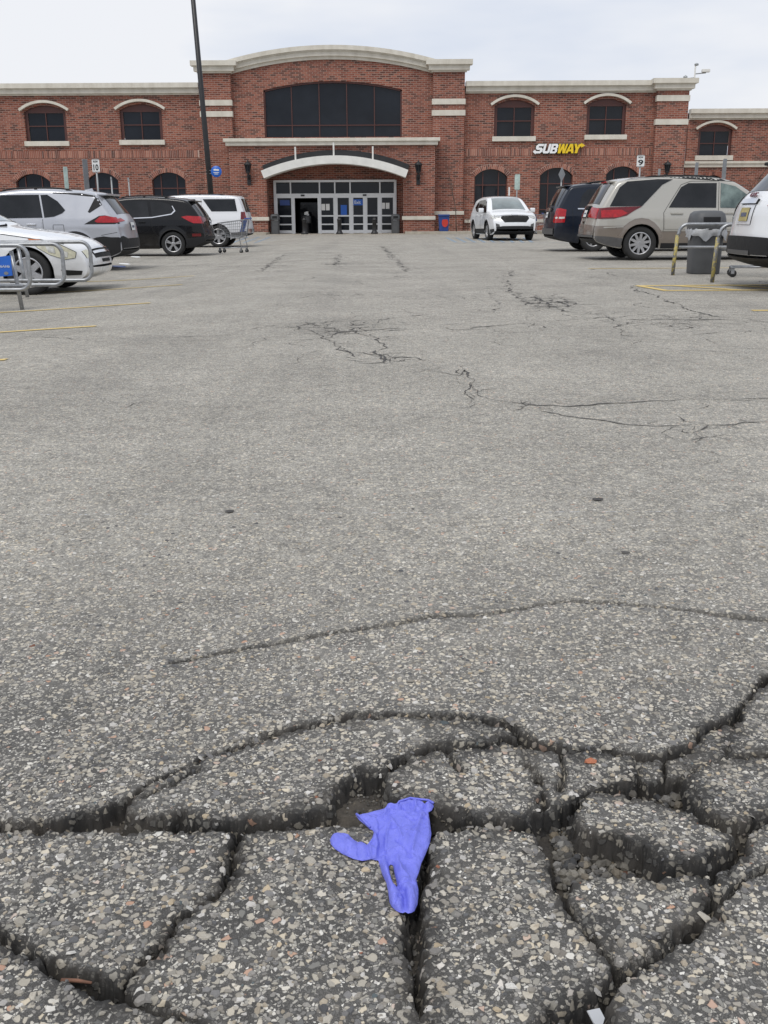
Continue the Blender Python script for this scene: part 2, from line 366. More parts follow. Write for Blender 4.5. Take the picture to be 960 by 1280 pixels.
# value noise on arrays
def vnoise(x, y, scale, seed=0):
    X = np.asarray(x)*scale+seed*17.31; Y = np.asarray(y)*scale+seed*9.77
    xi = np.floor(X); yi = np.floor(Y); fx = X-xi; fy = Y-yi; fx = fx*fx*(3-2*fx); fy = fy*fy*(3-2*fy)
    def h(a, b):
        q = np.sin(a*127.1+b*311.7+seed*3.3)*43758.5453; return q-np.floor(q)
    return (h(xi, yi)*(1-fx)+h(xi+1, yi)*fx)*(1-fy)+(h(xi, yi+1)*(1-fx)+h(xi+1, yi+1)*fx)*fy-.5
def fbm(x, y, scale, oct=3, seed=0):
    o = 0; a = 1.
    for i in range(oct): o = o+a*vnoise(x, y, scale*2.03**i, seed+i*5); a *= .5
    return o
def text_mesh(txt, size=1., shear=0., offset=0., extrude=0.):
    cu = bpy.data.curves.new('txt', 'FONT'); cu.body = txt; cu.size = size; cu.shear = shear; cu.offset = offset; cu.extrude = extrude; cu.resolution_u = 4; cu.align_x = 'CENTER'; cu.align_y = 'CENTER'
    o = bpy.data.objects.new('txt', cu); COL.objects.link(o); bpy.context.view_layer.update()
    me = bpy.data.meshes.new_from_object(o.evaluated_get(bpy.context.evaluated_depsgraph_get())); bpy.data.objects.remove(o)
    return me
def fit_text(name, txt, mat, parent, cx, y, cz, w, h, shear=0., offset=0., extrude=.004, face=-1, rx=None):
    me = text_mesh(txt, 1., shear, offset, extrude)
    V = np.array([v.co for v in me.vertices]); lo, hi = V.min(0), V.max(0); c = (lo+hi)/2; d = hi-lo
    for v in me.vertices:
        q = (np.array(v.co)-c); v.co = (cx+q[0]/d[0]*w*(1 if face < 0 else -1), y+face*q[2], cz+q[1]/d[1]*h)
    return link(name, me, mat, parent)
# ---------------------------------------------------------------- the ground
HX, HY0, HY1 = 1.5, .7, 3.2                       # the broken stretch in front of the camera
xs = sorted(set([-400, -150, -60, -30, -18, -12, -9, -7.5, -HX, HX, 2.5, 4, 6, 9, 14, 25, 60, 150, 400]+[round(-1.6-.3*i, 3) for i in range(1, 17)]))
ys = sorted(set([-60, -15, -4, HY0, HY1, 4, 60, 75, 110, 200, 500]+[4+.5*i for i in range(1, 16)]+[13+2.5*i for i in range(19)]))
V = [(x, y, float(gz(x, y))) for y in ys for x in xs]; F = []; nx = len(xs)
for j in range(len(ys)-1):
    for i in range(nx-1):
        if xs[i] >= -HX-1e-6 and xs[i+1] <= HX+1e-6 and ys[j] >= HY0-1e-6 and ys[j+1] <= HY1+1e-6: continue
        F.append((j*nx+i, j*nx+i+1, (j+1)*nx+i+1, (j+1)*nx+i))
ground = tag(mesh('asphalt_lot', V, F, 'asphalt', smooth=True), 'worn grey asphalt parking lot with cracks', kind='structure')

a = ground.data.attributes.new('worn', 'FLOAT', 'POINT'); a.data.foreach_set('value', np.ones(len(V), np.float32))
def und(x, y):                                   # gentle swells of the old surface
    edge = np.minimum(np.minimum(x+HX, HX-x), np.minimum(y-HY0, HY1-y)); k = np.clip(edge/.25, 0, 1)
    return k*(.010*fbm(x, y, 3.2, 2, 3)+.004*fbm(x, y, 11., 2, 9))
SL = {
 'main': [(-640, 1040), (-300, 1030), (0, 1027), (40, 1028), (75, 1024), (110, 1014), (150, 1003), (178, 986), (215, 965), (250, 946), (280, 935), (320, 923), (360, 910), (400, 903), (450, 895), (480, 894), (555, 895), (605, 898), (640, 904), (655, 915), (680, 928), (710, 935), (750, 935), (790, 940), (828, 938), (862, 925), (872, 908), (902, 895), (922, 878), (942, 858), (965, 835), (1100, 790), (1500, 760), (1600, 560), (-900, 560)],
 'D': [(948, 862), (970, 842), (1100, 797), (1500, 768), (1700, 935), (960, 938), (917, 940), (914, 930), (922, 900), (930, 882)],
 'B4': [(835, 944), (866, 932), (882, 914), (906, 901), (917, 904), (908, 932), (908, 944), (882, 952), (856, 964), (836, 964)],
 'A': [(160, 1015), (182, 990), (218, 970), (252, 950), (282, 940), (322, 928), (362, 915), (402, 908), (450, 900), (480, 899), (555, 900), (604, 903), (632, 910), (642, 922), (630, 922), (603, 932), (575, 935), (540, 937), (495, 951), (478, 963), (445, 968), (425, 981), (415, 1003), (412, 1010), (390, 1018), (350, 1025), (300, 1032), (250, 1029), (225, 1020), (200, 1027), (168, 1024)],
 'B': [(484, 968), (497, 958), (540, 943), (605, 938), (630, 929), (648, 938), (658, 955), (668, 967), (678, 995), (674, 1013), (655, 1025), (625, 1026), (600, 1023), (555, 1011), (510, 1005), (490, 998)],
 'B2': [(655, 938), (672, 939), (710, 941), (750, 941), (788, 946), (794, 960), (788, 974), (760, 981), (735, 986), (720, 995), (695, 1006), (684, 1009), (682, 995), (673, 966), (663, 953)],
 'B3': [(797, 948), (828, 945), (829, 963), (811, 974), (799, 962)],
 'C': [(857, 968), (881, 957), (915, 948), (1000, 944), (1700, 940), (1700, 1010), (962, 1019), (930, 1029), (905, 1026), (880, 1014), (866, 990)],
 'E': [(730, 992), (740, 987), (770, 992), (800, 997), (830, 1005), (860, 1015), (895, 1035), (923, 1052), (914, 1065), (890, 1078), (878, 1086), (865, 1090), (832, 1086), (800, 1063), (778, 1050), (735, 1045), (720, 1032), (717, 1015)],
 'F': [(710, 1101), (740, 1093), (790, 1096), (850, 1096), (880, 1098), (887, 1115), (884, 1143), (850, 1164), (815, 1192), (780, 1208), (750, 1175), (725, 1150), (706, 1120)],
 'G': [(1700, 1014), (965, 1025), (940, 1038), (928, 1065), (898, 1091), (893, 1112), (897, 1147), (857, 1172), (827, 1202), (797, 1222), (767, 1237), (757, 1256), (757, 1285), (750, 1800), (2200, 1800)],
 'H': [(542, 1036), (600, 1033), (640, 1032), (668, 1040), (680, 1060), (694, 1105), (713, 1145), (738, 1180), (762, 1210), (762, 1225), (748, 1241), (718, 1256), (680, 1262), (672, 1300), (690, 1800), (535, 1800), (532, 1285), (528, 1250), (525, 1210), (524, 1170), (527, 1140), (533, 1085), (537, 1050)],
 'L': [(690, 1274), (735, 1268), (747, 1290), (740, 1800), (702, 1800), (680, 1300)],
 'I': [(303, 1040), (350, 1036), (420, 1034), (480, 1036), (520, 1040), (528, 1060), (521, 1100), (507, 1140), (508, 1170), (511, 1210), (516, 1250), (519, 1285), (515, 1800), (330, 1800), (260, 1285), (222, 1268), (172, 1255), (158, 1238), (172, 1213), (203, 1192), (224, 1158), (252, 1135), (284, 1112), (290, 1086), (295, 1055)],
 'J': [(-640, 1045), (0, 1042), (50, 1039), (150, 1038), (297, 1038), (288, 1052), (282, 1085), (277, 1108), (248, 1129), (218, 1152), (197, 1188), (168, 1208), (152, 1228), (135, 1226), (100, 1215), (60, 1196), (30, 1181), (0, 1163), (-100, 1130), (-640, 1100)],
 'K': [(-640, 1120), (-100, 1147), (0, 1181), (25, 1191), (65, 1213), (100, 1233), (130, 1248), (170, 1262), (220, 1275), (250, 1285), (320, 1800), (-1400, 1800)],
}
# offset of the top (m), tilt as dz/dx, dz/dy, thickness left showing
SH = {'main': (0, 0, 0), 'D': (-.002, 0, 0), 'B4': (-.008, .05, 0), 'A': (.003, 0, -.03), 'B': (.004, 0, -.03), 'B2': (0, 0, -.02), 'B3': (-.010, 0, .05), 'C': (.004, 0, -.03),
      'E': (.008, -.02, -.06), 'F': (-.006, 0, .05), 'G': (.0, 0, 0), 'H': (.001, 0, 0), 'L': (-.010, 0, 0), 'I': (0, 0, 0), 'J': (-.001, 0, .01), 'K': (.002, 0, 0)}
CRK = {'main': [[(215, 828), (280, 812), (340, 803), (390, 795), (440, 787), (500, 780), (540, 772), (600, 769), (640, 764), (680, 757), (710, 752), (750, 753), (800, 756), (850, 762), (900, 768), (960, 776), (1100, 800)]],
       'A': [[(182, 1000), (215, 985), (245, 962)]], 'B2': [[(700, 941), (706, 962), (700, 985)]], 'B': [[(560, 945), (575, 965)]], 'C': [], 'G': [[(900, 1130), (930, 1100), (960, 1085)]]}
def g0(px, py):
    d = ray(px, py); t = -CAM_H/d.z; return (d.x*t, d.y*t)
GRIDS = []
def slab(key, res, ylim=None, label=None):
    poly = [g0(*p) for p in SL[key]]; A = np.array(poly); z0, tx, ty = SH[key]
    x0, x1 = max(-HX, A[:, 0].min()-.02), min(HX, A[:, 0].max()+.02); y0, y1 = max(HY0, A[:, 1].min()-.02), min(HY1, A[:, 1].max()+.02)
    if ylim: y0, y1 = max(y0, ylim[0]), min(y1, ylim[1])
    nx = max(2, int(round((x1-x0)/res))+1); ny = max(2, int(round((y1-y0)/res))+1)
    X, Y = np.meshgrid(np.linspace(x0, x1, nx), np.linspace(y0, y1, ny))
    near = [p for p in poly]
    d = sdist(X, Y, near)
    sd = len(GRIDS)
    d = d+(-.0018 if key in ('E', 'F', 'G', 'H', 'L') else (.0005 if key in ('I', 'J', 'K') else .003))+.012*fbm(X, Y, 30., 3, 11)+.010*fbm(X, Y, 105., 2, 31)
    cx, cy = A[:, 0].mean(), A[:, 1].mean()
    kx = 0 if key in ('main', 'G', 'K', 'J', 'D') else 1
    top = und(X, Y)+z0+kx*(tx*(X-cx)+ty*(Y-cy))
    rough = (.0020+.0055*np.clip(1-d/.03, 0, 1))*fbm(X, Y, 110., 2, 5)+.0014*fbm(X, Y, 260., 1, 8)
    Rr = .007; q = np.clip(1-d/Rr, 0, 1); led = .030*np.clip(fbm(X, Y, 16., 2, 93)-.09, 0, 1)+.009*np.clip(fbm(X, Y, 60., 2, 95)-.1, 0, 1)
    drop = .0035*q**2.0+np.clip((led-d)/.0035, 0, 1)*(.010+.012*fbm(X, Y, 70., 2, 97)); dn = np.minimum(d, 0)
    z = top+rough-drop-(.0065+.0075*sst(.38, .52, -X) if key in ('main', 'D') else .013)*(1-np.exp(dn/.0026))+dn*2.1+(.014*fbm(X, Y, 85., 2, 21)+.010*vnoise(X, Y, 190., 25))*np.clip(-d/.003, 0, 1)
    fw_ = 1.6 if key in ('A', 'B', 'B2', 'B3', 'B4', 'C', 'E') else (.7 if key == 'main' else 1.); fresh_shade = np.clip(1.15-d/(fw_*(.013+.05*np.clip(fbm(X, Y, 13., 3, 41)+.1, 0, 1))), 0, 1)  # wider where front edges turn down: their shade is painted into this band
    for pl in CRK.get(key, []):
        c = pdist(X, Y, [g0(*p) for p in pl])+.006*fbm(X, Y, 55., 3, 51)
        wdt = .0072+.008*np.clip(fbm(X, Y, 7., 2, 61)+.15, -.4, 1)
        z -= .030*np.clip(1-np.abs(c)/np.maximum(wdt, .0012), 0, 1); fresh_shade = np.maximum(fresh_shade, np.clip(1-np.abs(c)/(wdt*2.6+.001), 0, 1)*.9)
    keep = d > -.017
    q4 = keep[:-1, :-1] & keep[1:, :-1] & keep[:-1, 1:] & keep[1:, 1:]
    idx = -np.ones(X.shape, np.int64); use = np.zeros(X.shape, bool)
    use[:-1, :-1] |= q4; use[1:, :-1] |= q4; use[:-1, 1:] |= q4; use[1:, 1:] |= q4
    idx[use] = np.arange(use.sum())
    sw = .6*np.clip((.002-d)/.006, 0, 1); Xd = X+sw*(.009*vnoise(X+1.7*z, Y-1.3*z, 95., 101)+.006*vnoise(X-2.1*z, Y+1.9*z, 210., 103)); Yd = Y+sw*(.009*vnoise(X-1.5*z, Y+1.6*z, 95., 105)+.006*vnoise(X+2.3*z, Y-1.7*z, 210., 107))
    Vv = np.stack([Xd[use], Yd[use], z[use]], 1); jj, ii = np.nonzero(q4)
    Ff = np.stack([idx[jj, ii], idx[jj, ii+1], idx[jj+1, ii+1], idx[jj+1, ii]], 1)
    o = np_mesh('asphalt_slab', Vv, Ff, 'asphalt', ground)
    wr = sst(1.35, 3.1, Y+.25*fbm(X, Y, 2.5, 3, 87)); at_ = o.data.attributes.new('worn', 'FLOAT', 'POINT'); at_.data.foreach_set('value', wr[use].astype(np.float32))  # lighter away from the camera: view sheen goes into the colour with the wear
    a = o.data.attributes.new('fresh_shade', 'FLOAT', 'POINT'); a.data.foreach_set('value', np.where(d < .001, 1., fresh_shade*.85)[use].astype(np.float32))
    GRIDS.append((x0, y0, (x1-x0)/(nx-1), (y1-y0)/(ny-1), z, d, fresh_shade))
    return o
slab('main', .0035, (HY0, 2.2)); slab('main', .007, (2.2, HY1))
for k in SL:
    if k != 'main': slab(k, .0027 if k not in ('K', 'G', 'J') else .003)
# bed under the slabs
res = .006; X, Y = np.meshgrid(np.arange(-HX-.01, HX+.02, res), np.arange(HY0-.01, 2.35, res))
Z = -.046+.010*fbm(X, Y, 9., 3, 71)+.006*fbm(X, Y, 60., 3, 77)
for (px, py), rad, lift in (((455, 995), .05, .020), ((840, 985), .05, .006), ((705, 1045), .05, .006), ((120, 1030), .08, .012)):
    cx, cy = g0(px, py); Z += lift*np.exp(-((X-cx)**2+(Y-cy)**2)/(2*rad*rad))
ny_, nx_ = X.shape; I = np.arange(ny_*nx_).reshape(ny_, nx_)
bed = np_mesh('dirt_bed', np.stack([X.ravel(), Y.ravel(), Z.ravel()], 1), np.stack([I[:-1, :-1].ravel(), I[:-1, 1:].ravel(), I[1:, 1:].ravel(), I[1:, :-1].ravel()], 1), 'dirt', ground); bed['kind'] = 'stuff'
def bedz(x, y):
    j = int((y-(HY0-.01))/res); i = int((x+HX+.01)/res); return float(Z[min(max(j, 0), ny_-1), min(max(i, 0), nx_-1)])
def topz(x, y, dmin=0.):                                  # surface height at a point, and the distance to the slab's edge
    best = None
    for x0, y0, dx, dy, z, d, key in GRIDS:
        i = (x-x0)/dx; j = (y-y0)/dy
        if 0 <= i < z.shape[1]-1 and 0 <= j < z.shape[0]-1:
            i, j = int(i), int(j)
            if d[j, i] > dmin and (best is None or d[j, i] > best[1]): best = (z[j, i], d[j, i], (z[j, i+1]-z[j, i])/dx, (z[j+1, i]-z[j, i])/dy, key[j, i])
    return best
# aggregate: worn stones standing out of the bitumen
STC = np.array([(0.416, 0.384, 0.332), (0.520, 0.481, 0.410), (0.338, 0.319, 0.293), (0.598, 0.552, 0.468), (0.247, 0.240, 0.234), (0.468, 0.403, 0.312), (0.637, 0.611, 0.572), (0.143, 0.143, 0.146), (0.312, 0.286, 0.247), (0.572, 0.468, 0.325), (0.780, 0.754, 0.702), (0.390, 0.169, 0.104), (0.117, 0.143, 0.150)])
STP = np.array([.15, .14, .14, .10, .12, .09, .07, .06, .10, .03, .03, .0025, .008]); STP = STP/STP.sum()
SV = []; SF = []; SC_ = []; nv = 0
def stone(cx, cy, cz, r, hgt, sink, nx_=0., ny_=0., dk=1.):
    global nv
    n = rng.integers(5, 8); a0 = rng.random()*6.28; el = .62+.38*rng.random(); ax = rng.random()*3.14
    an = a0+(np.arange(n)+rng.uniform(-.32, .32, n))*2*np.pi/n; rr = r*rng.uniform(.78, 1.15, n)
    u, v = rr*np.cos(an), rr*np.sin(an)*el; x = u*math.cos(ax)-v*math.sin(ax); y = u*math.sin(ax)+v*math.cos(ax)
    tx, ty = rng.normal(0, .09, 2); k = rng.uniform(.62, .86)
    tx -= 0; low = np.stack([cx+x, cy+y, cz-sink+nx_*x+ny_*y], 1); top = np.stack([cx+k*x, cy+k*y, cz+hgt+(tx+nx_)*k*x+(ty+ny_)*k*y], 1)
    SV.append(low); SV.append(top)
    for i in range(n):
        j = (i+1) % n; SF.append((nv+i, nv+j, nv+n+j)); SF.append((nv+i, nv+n+j, nv+n+i))
    for i in range(1, n-1): SF.append((nv+n, nv+n+i, nv+n+i+1))
    SC_.append(np.tile(STC[rng.choice(len(STC), p=STP)]*rng.uniform(.66, 1.02)*dk, (2*n, 1))); nv += 2*n
N = 0
bands = [(.93, 1.25, 7600), (1.25, 1.6, 8000), (1.6, 2.0, 7200), (2.0, 2.5, 5000), (2.5, 3.15, 2200)]
for ya, yb, dens in bands:
    hw = .384*(yb*.96+.27)*1.12+.03; cnt = int((yb-ya)*2*hw*dens)
    for x, y in zip(rng.uniform(-hw, hw, cnt), rng.uniform(ya, yb, cnt)):
        if vnoise(x, y, 6., 91) < -.34: continue
        t = topz(x, y, -.006)
        if t is None: continue
        z, d, sx, sy, fr = t
        if rng.random() < (.62 if d > .001 else .72)*fr: continue
        r = float(np.clip(rng.lognormal(math.log(.0045 if y < 1.35 else .0041), .42), .0018, .0105))
        stone(x, y, z, r, r*rng.uniform(.04, .20), .002, float(np.clip(sx, -.7, .7)), float(np.clip(sy, -.7, .7)), .5 if d < .001 else 1.)
agg = np_mesh('aggregate', np.concatenate(SV), np.array(SF), 'aggregate', ground, smooth=False); agg['kind'] = 'stuff'
CA = np.concatenate(SC_); ca = agg.data.attributes.new('tint', 'FLOAT_COLOR', 'POINT'); ca.data.foreach_set('color', np.concatenate([CA, np.ones((len(CA), 1))], 1).astype(np.float32).ravel())
# loose rubble in the pits
ICO_V = []; t_ = (1+5**.5)/2
for a, b in ((-1, t_), (1, t_), (-1, -t_), (1, -t_)): ICO_V += [(a, b, 0), (0, a, b), (b, 0, a)]
ICO_V = np.array(ICO_V)/math.hypot(1, t_)
bm = bmesh.new(); [bm.verts.new(v) for v in ICO_V]; bmesh.ops.convex_hull(bm, input=bm.verts); bm.verts.index_update(); ICO_V = np.array([v.co for v in bm.verts]); ICO_F = np.array([[v.index for v in f.verts] for f in bm.faces]); bm.free()
RV = []; RF = []; RC = []; k = 0
def inside(p, poly):
    c = False
    for (ax, ay), (bx, by) in zip(poly, poly[1:]+poly[:1]):
        if (ay > p[1]) != (by > p[1]) and p[0] < (bx-ax)*(p[1]-ay)/(by-ay)+ax: c = not c
    return c
PITS = [([(688, 1018), (715, 1008), (718, 1038), (775, 1056), (800, 1072), (825, 1092), (742, 1090), (708, 1098), (696, 1062)], 700, .0022, .011), ([(795, 980), (835, 968), (858, 975), (870, 1005), (850, 1010)], 40, .003, .013), ([(70, 1030), (150, 1012), (160, 1030), (150, 1036)], 40, .002, .006), ([(418, 1005), (445, 975), (480, 970), (486, 1000)], 60, .0015, .005), ([(512, 1140), (522, 1140), (520, 1250), (513, 1200)], 40, .002, .008), ([(765, 1232), (790, 1212), (770, 1205), (750, 1190)], 14, .002, .008), ([(690, 1275), (735, 1262), (720, 1258)], 25, .002, .008)]
for poly, cnt, ra, rb in PITS:
    A = np.array(poly); c0 = 0
    while c0 < cnt:
        px, py = rng.uniform(A[:, 0].min(), A[:, 0].max()), rng.uniform(A[:, 1].min(), A[:, 1].max())
        if not inside((px, py), poly): continue
        c0 += 1; x, y = g0(px, py); x0, y0 = x, y
        r = ra+(rb-ra)*rng.random()**2.6; sc_ = np.array([1, rng.uniform(.65, 1), rng.uniform(.5, .8)])*r
        v = ICO_V*sc_*rng.uniform(.8, 1.2, (len(ICO_V), 1)); a = rng.random()*6.28
        v = v@np.array([[math.cos(a), -math.sin(a), 0], [math.sin(a), math.cos(a), 0], [0, 0, 1]])
        bz_ = bedz(x, y)+.010*rng.random()*(cnt > 100)
        RV.append(v+np.array([x, y, bz_+r*.35])); RF.append(ICO_F+k); k += len(v); RC.append(np.tile(STC[rng.choice(len(STC), p=STP)]*rng.uniform(.20, .50), (len(v), 1)))
x, y = g0(739, 953); t4 = topz(x, y)
v = ICO_V*np.array([.013, .008, .005])*rng.uniform(.85, 1.15, (len(ICO_V), 1)); RV.append(v+np.array([x, y, t4[0]+.003])); RF.append(ICO_F+k); k += len(v); RC.append(np.tile((.46, .17, .09), (len(v), 1)))   # brick chip
for _ in range(1100):                               # crumbs along the fractures
    x, y = rng.uniform(-.65, .65), rng.uniform(.98, 1.75); t4 = topz(x, y)
    if t4 is None or t4[1] > .03: continue
    r = .0012+.004*rng.random()**3; v = ICO_V*r*np.array([1, .8, .65])*rng.uniform(.75, 1.2, (len(ICO_V), 1)); RV.append(v+np.array([x, y, t4[0]+r*.4])); RF.append(ICO_F+k); k += len(v); RC.append(np.tile(STC[rng.choice(len(STC), p=STP)]*rng.uniform(.4, 1.1), (len(v), 1)))
rub = np_mesh('loose_rubble', np.concatenate(RV), np.concatenate(RF), 'aggregate', ground, smooth=False); rub['kind'] = 'stuff'
CA = np.concatenate(RC); ca = rub.data.attributes.new('tint', 'FLOAT_COLOR', 'POINT'); ca.data.foreach_set('color', np.concatenate([CA, np.ones((len(CA), 1))], 1).astype(np.float32).ravel())

# ---------------------------------------------------------------- cracks further out: flat dark ribbons, groove shade put into their colour
FAR = [
 ([(369, 407), (410, 403), (472, 400), (534, 393)], .016), ([(403, 421), (431, 438), (472, 445), (492, 455), (534, 462), (575, 470), (582, 462), (589, 476), (599, 493), (630, 503), (671, 507), (726, 507), (816, 502), (953, 498), (1000, 497)], .016),
 ([(630, 503), (664, 513), (712, 520), (781, 531), (822, 534), (877, 531), (919, 531), (980, 527)], .012), ([(881, 531), (871, 541), (881, 548), (871, 555), (850, 551)], .018), ([(590, 478), (586, 490), (594, 500), (588, 505)], .016), ([(472, 438), (480, 450), (486, 455)], .03),
 ([(403, 421), (431, 415), (506, 410), (575, 412), (609, 408), (664, 403)], .018), ([(664, 403), (720, 400), (768, 396)], .010), ([(768, 410), (781, 403), (816, 400), (884, 399), (960, 403), (1010, 404)], .020), ([(768, 410), (781, 419), (802, 422)], .012),
 ([(664, 369), (685, 379), (712, 390), (747, 393), (781, 403)], .022), ([(637, 338), (633, 352), (644, 369), (664, 383)], .018), ([(788, 359), (822, 372), (857, 386), (898, 397)], .020), ([(616, 366), (622, 380), (616, 392)], .014), ([(690, 372), (712, 376), (705, 384)], .02),
 ([(325, 340), (342, 328), (358, 317)], .022), ([(478, 308), (488, 320), (498, 329), (508, 340)], .024), ([(424, 318), (422, 332)], .022), ([(402, 331), (440, 330)], .03), ([(0, 422), (40, 421), (100, 424), (175, 423), (240, 421), (280, 419), (320, 410), (400, 402)], .009), ([(-40, 424), (10, 423), (40, 420)], .012),
 ([(150, 510), (168, 505), (185, 502)], .010), ([(370, 407), (390, 415), (403, 421), (415, 430), (445, 447)], .016), ([(440, 408), (450, 418), (470, 423), (480, 436)], .014), ([(380, 402), (400, 410), (420, 412)], .014), ([(500, 402), (520, 408), (540, 404)], .012),
 ([(300, 333), (400, 333), (520, 334), (620, 333)], .02), ([(930, 545), (945, 555), (960, 562)], .006), ([(700, 398), (760, 402), (860, 405)], .009), ([(150, 335), (230, 332), (300, 333)], .02), ([(850, 562), (885, 566), (905, 572)], .004)]
cv = []; cf = []
def ribbon(pl, wid, zoff):
    pts = resamp(pl, .035, False); m = len(pts); k0 = len(cv); s0 = rng.random()*50
    for i, (x, y) in enumerate(pts):
        a = pts[max(0, i-1)]; b = pts[min(m-1, i+1)]; dx, dy = b[0]-a[0], b[1]-a[1]; l = math.hypot(dx, dy)+1e-9; nx, ny = -dy/l, dx/l
        j = (.05*float(fbm(i*.035+s0, s0, 5., 3, 2))+.022*float(fbm(i*.035+s0, s0, 21., 2, 6)))*(1 if y < 6 else y/6); w = .72*wid*(1 if y < 5 else .6+.08*y)*max(.25, .62+1.7*float(fbm(i*.035+s0, 7.7, 4., 3, 4)))*min(1, i/4+.15, (m-1-i)/4+.15)
        for s_ in (-.5, .5):
            wj = w*(s_+rng.uniform(-.28, .28)); X_, Y_ = x+nx*(j+wj), y+ny*(j+wj); cv.append((X_, Y_, float(gz(X_, Y_))+zoff))
    for i in range(m-1): cf.append((k0+2*i, k0+2*i+1, k0+2*i+3, k0+2*i+2))
for pl, w in FAR:
    q = [tuple(G(*p)[:2]) for p in pl]; ribbon(q, w, .003)
    ln = resamp(q, .25, False)
    for p in ln:                                  # short side branches
        if rng.random() < .75:
            a = rng.random()*6.28; L = rng.uniform(.08, .35)*(1 if p[1] < 8 else 1.8); e = (p[0]+L*math.cos(a), p[1]+L*math.sin(a)); mid = (p[0]+.5*L*math.cos(a+.5), p[1]+.5*L*math.sin(a+.5))
            ribbon([p, mid, e], w*.45, .0026)
for (cx, cy), (rx, ry), cnt, w in (((685, 378), (26, 8), 60, .024), ((440, 410), (55, 9), 60, .014), ((480, 446), (24, 9), 22, .016), ((590, 480), (14, 16), 12, .012), ((830, 402), (75, 9), 50, .013), ((640, 360), (30, 22), 22, .013), ((872, 545), (16, 12), 14, .008), ((420, 326), (30, 6), 14, .014), ((660, 510), (30, 6), 10, .009)):   # crazed patches
    for _ in range(cnt):
        a, r = rng.random()*6.28, rng.random()**.6; p = G(cx+rx*r*math.cos(a), cy+ry*r*math.sin(a)); b = rng.random()*6.28; L = rng.uniform(.1, .4)*p.y/10
        ribbon([(p.x, p.y), (p.x+L*.5*math.cos(b+.4), p.y+L*.5*math.sin(b+.4)), (p.x+L*math.cos(b), p.y+L*math.sin(b))], w*rng.uniform(.4, 1), .0022)
for _ in range(95):                                # hairlines wandering off the main breaks
    px, py = rng.uniform(340, 980), rng.uniform(332, 440)
    q = G(px, py); a = rng.choice([0, math.pi])+rng.normal(0, .5); pl = [(q.x, q.y)]; stp = .09*max(1, q.y/8)
    for k2 in range(rng.integers(4, 14)): a += rng.normal(0, .55); pl.append((pl[-1][0]+stp*math.cos(a), pl[-1][1]+stp*math.sin(a)*1.3))
    ribbon(pl, rng.uniform(.002, .0055)*(1 if q.y < 7 else q.y/7), .0024)
ck = mesh('crack_ribbon', cv, cf, 'tar_crack_shade', ground); ck['kind'] = 'stuff'
def blob(px, py, r, mat, name, n=16, el=1., zoff=.004):
    c = G(px, py); pts = []
    for i in range(n):
        a = 2*math.pi*i/n; q = r*(1+.35*(rng.random()-.5)); pts.append((c.x+q*math.cos(a), c.y+el*q*math.sin(a), float(gz(c.x, c.y))+zoff))
    pts.append((c.x, c.y, c.z+zoff+.001)); return mesh(name, pts, [(i, (i+1) % n, n) for i in range(n)], mat, ground)
for px, py, r in ((287, 640, .016), (747, 625, .018), (782, 692, .013), (516, 637, .006)): blob(px, py, r, 'tar_crack_shade', 'tar_spot', zoff=.004 if py < 700 else .006)

# painted markings
def quad_line(p0, p1, w, mat, z=.005, name='painted_line'):
    a, b = Vector(p0[:2]), Vector(p1[:2]); d = (b-a); L = d.length; d.normalize(); n = Vector((-d.y, d.x))*w/2; k = max(1, int(L/.4)); v = []; f = []
    for i in range(k+1):
        q = a+d*L*i/k
        for s_ in (1, -1): p = q+n*s_; v.append((p.x, p.y, float(gz(p.x, p.y))+z))
    for i in range(k): f.append((2*i, 2*i+1, 2*i+3, 2*i+2))
    return mesh(name, v, f, mat, ground)
for px, py in ((8, 450), (120, 408), (188, 379), (228, 356), (243, 345)):
    e = G(px, py); quad_line(e, (e.x-5.2, e.y-.05), .095, 'paint_yellow')
e = G(940, 388.5); quad_line(e, (e.x+5, e.y), .11, 'paint_yellow')
e = G(735, 336); quad_line(e, (e.x+5, e.y), .10, 'paint_yellow')
a, b, c = G(797, 357.5), G(832, 363.5), G(1060, 357); hx1 = a.x+5.2
ya, yb = b.y, G(800, 355).y+.25
quad_line((a.x, a.y), (hx1, a.y+.1), .15, 'paint_yellow'); quad_line((b.x-.05, b.y), (hx1, b.y), .14, 'paint_yellow'); quad_line((a.x, a.y), (b.x, b.y), .11, 'paint_yellow', .0065)
for i in range(5): quad_line((a.x+.5+i*.8, a.y-.02), (a.x+1.1+i*.8, b.y+.03), .13, 'paint_yellow', .0058)
# blue accessible-bay markings near the store
for y0_, xa, xb in ((297.5, 562, 690), (303.5, 572, 720)):
    p = G(xa, y0_); q = G(xb, y0_); quad_line(p, q, .13, 'paint_blue')
for i in range(9):
    p = G(570+12*i, 303); q = G(558+12*i, 297); quad_line(p, q, .12, 'paint_blue', .0062)
for i in range(7):
    p = G(318-14*i, 304); q = G(338-14*i, 296.5); quad_line(p, q, .12, 'paint_blue', .0062)
for y0_ in (296.5, 301, 307): p = G(345, y0_); q = G(200, y0_); quad_line(p, q, .12, 'paint_blue')
# ---------------------------------------------------------------- the store
YW, YP, YC, YE, YR = 58.0, 57.5, 57.85, 56.6, 66.5        # wings, pilasters, centre wall, entrance front, right-hand block
def bx(px, Y, py=190): return P(px, py, Y).x
def bz(py, Y, px=480): return P(px, py, Y).z
store = thing('store_building', 'red brick two-storey store with arched centre parapet and dark windows', 'building', (0, YW, 0))
def part(mb, name, mat, smooth=False, bevel=0., parent=store, world=True):
    o = mb.build(name, mat, None, smooth, bevel); o.parent = parent
    if world: o.matrix_parent_inverse = Matrix.Translation((0, -YW, 0))
    return o
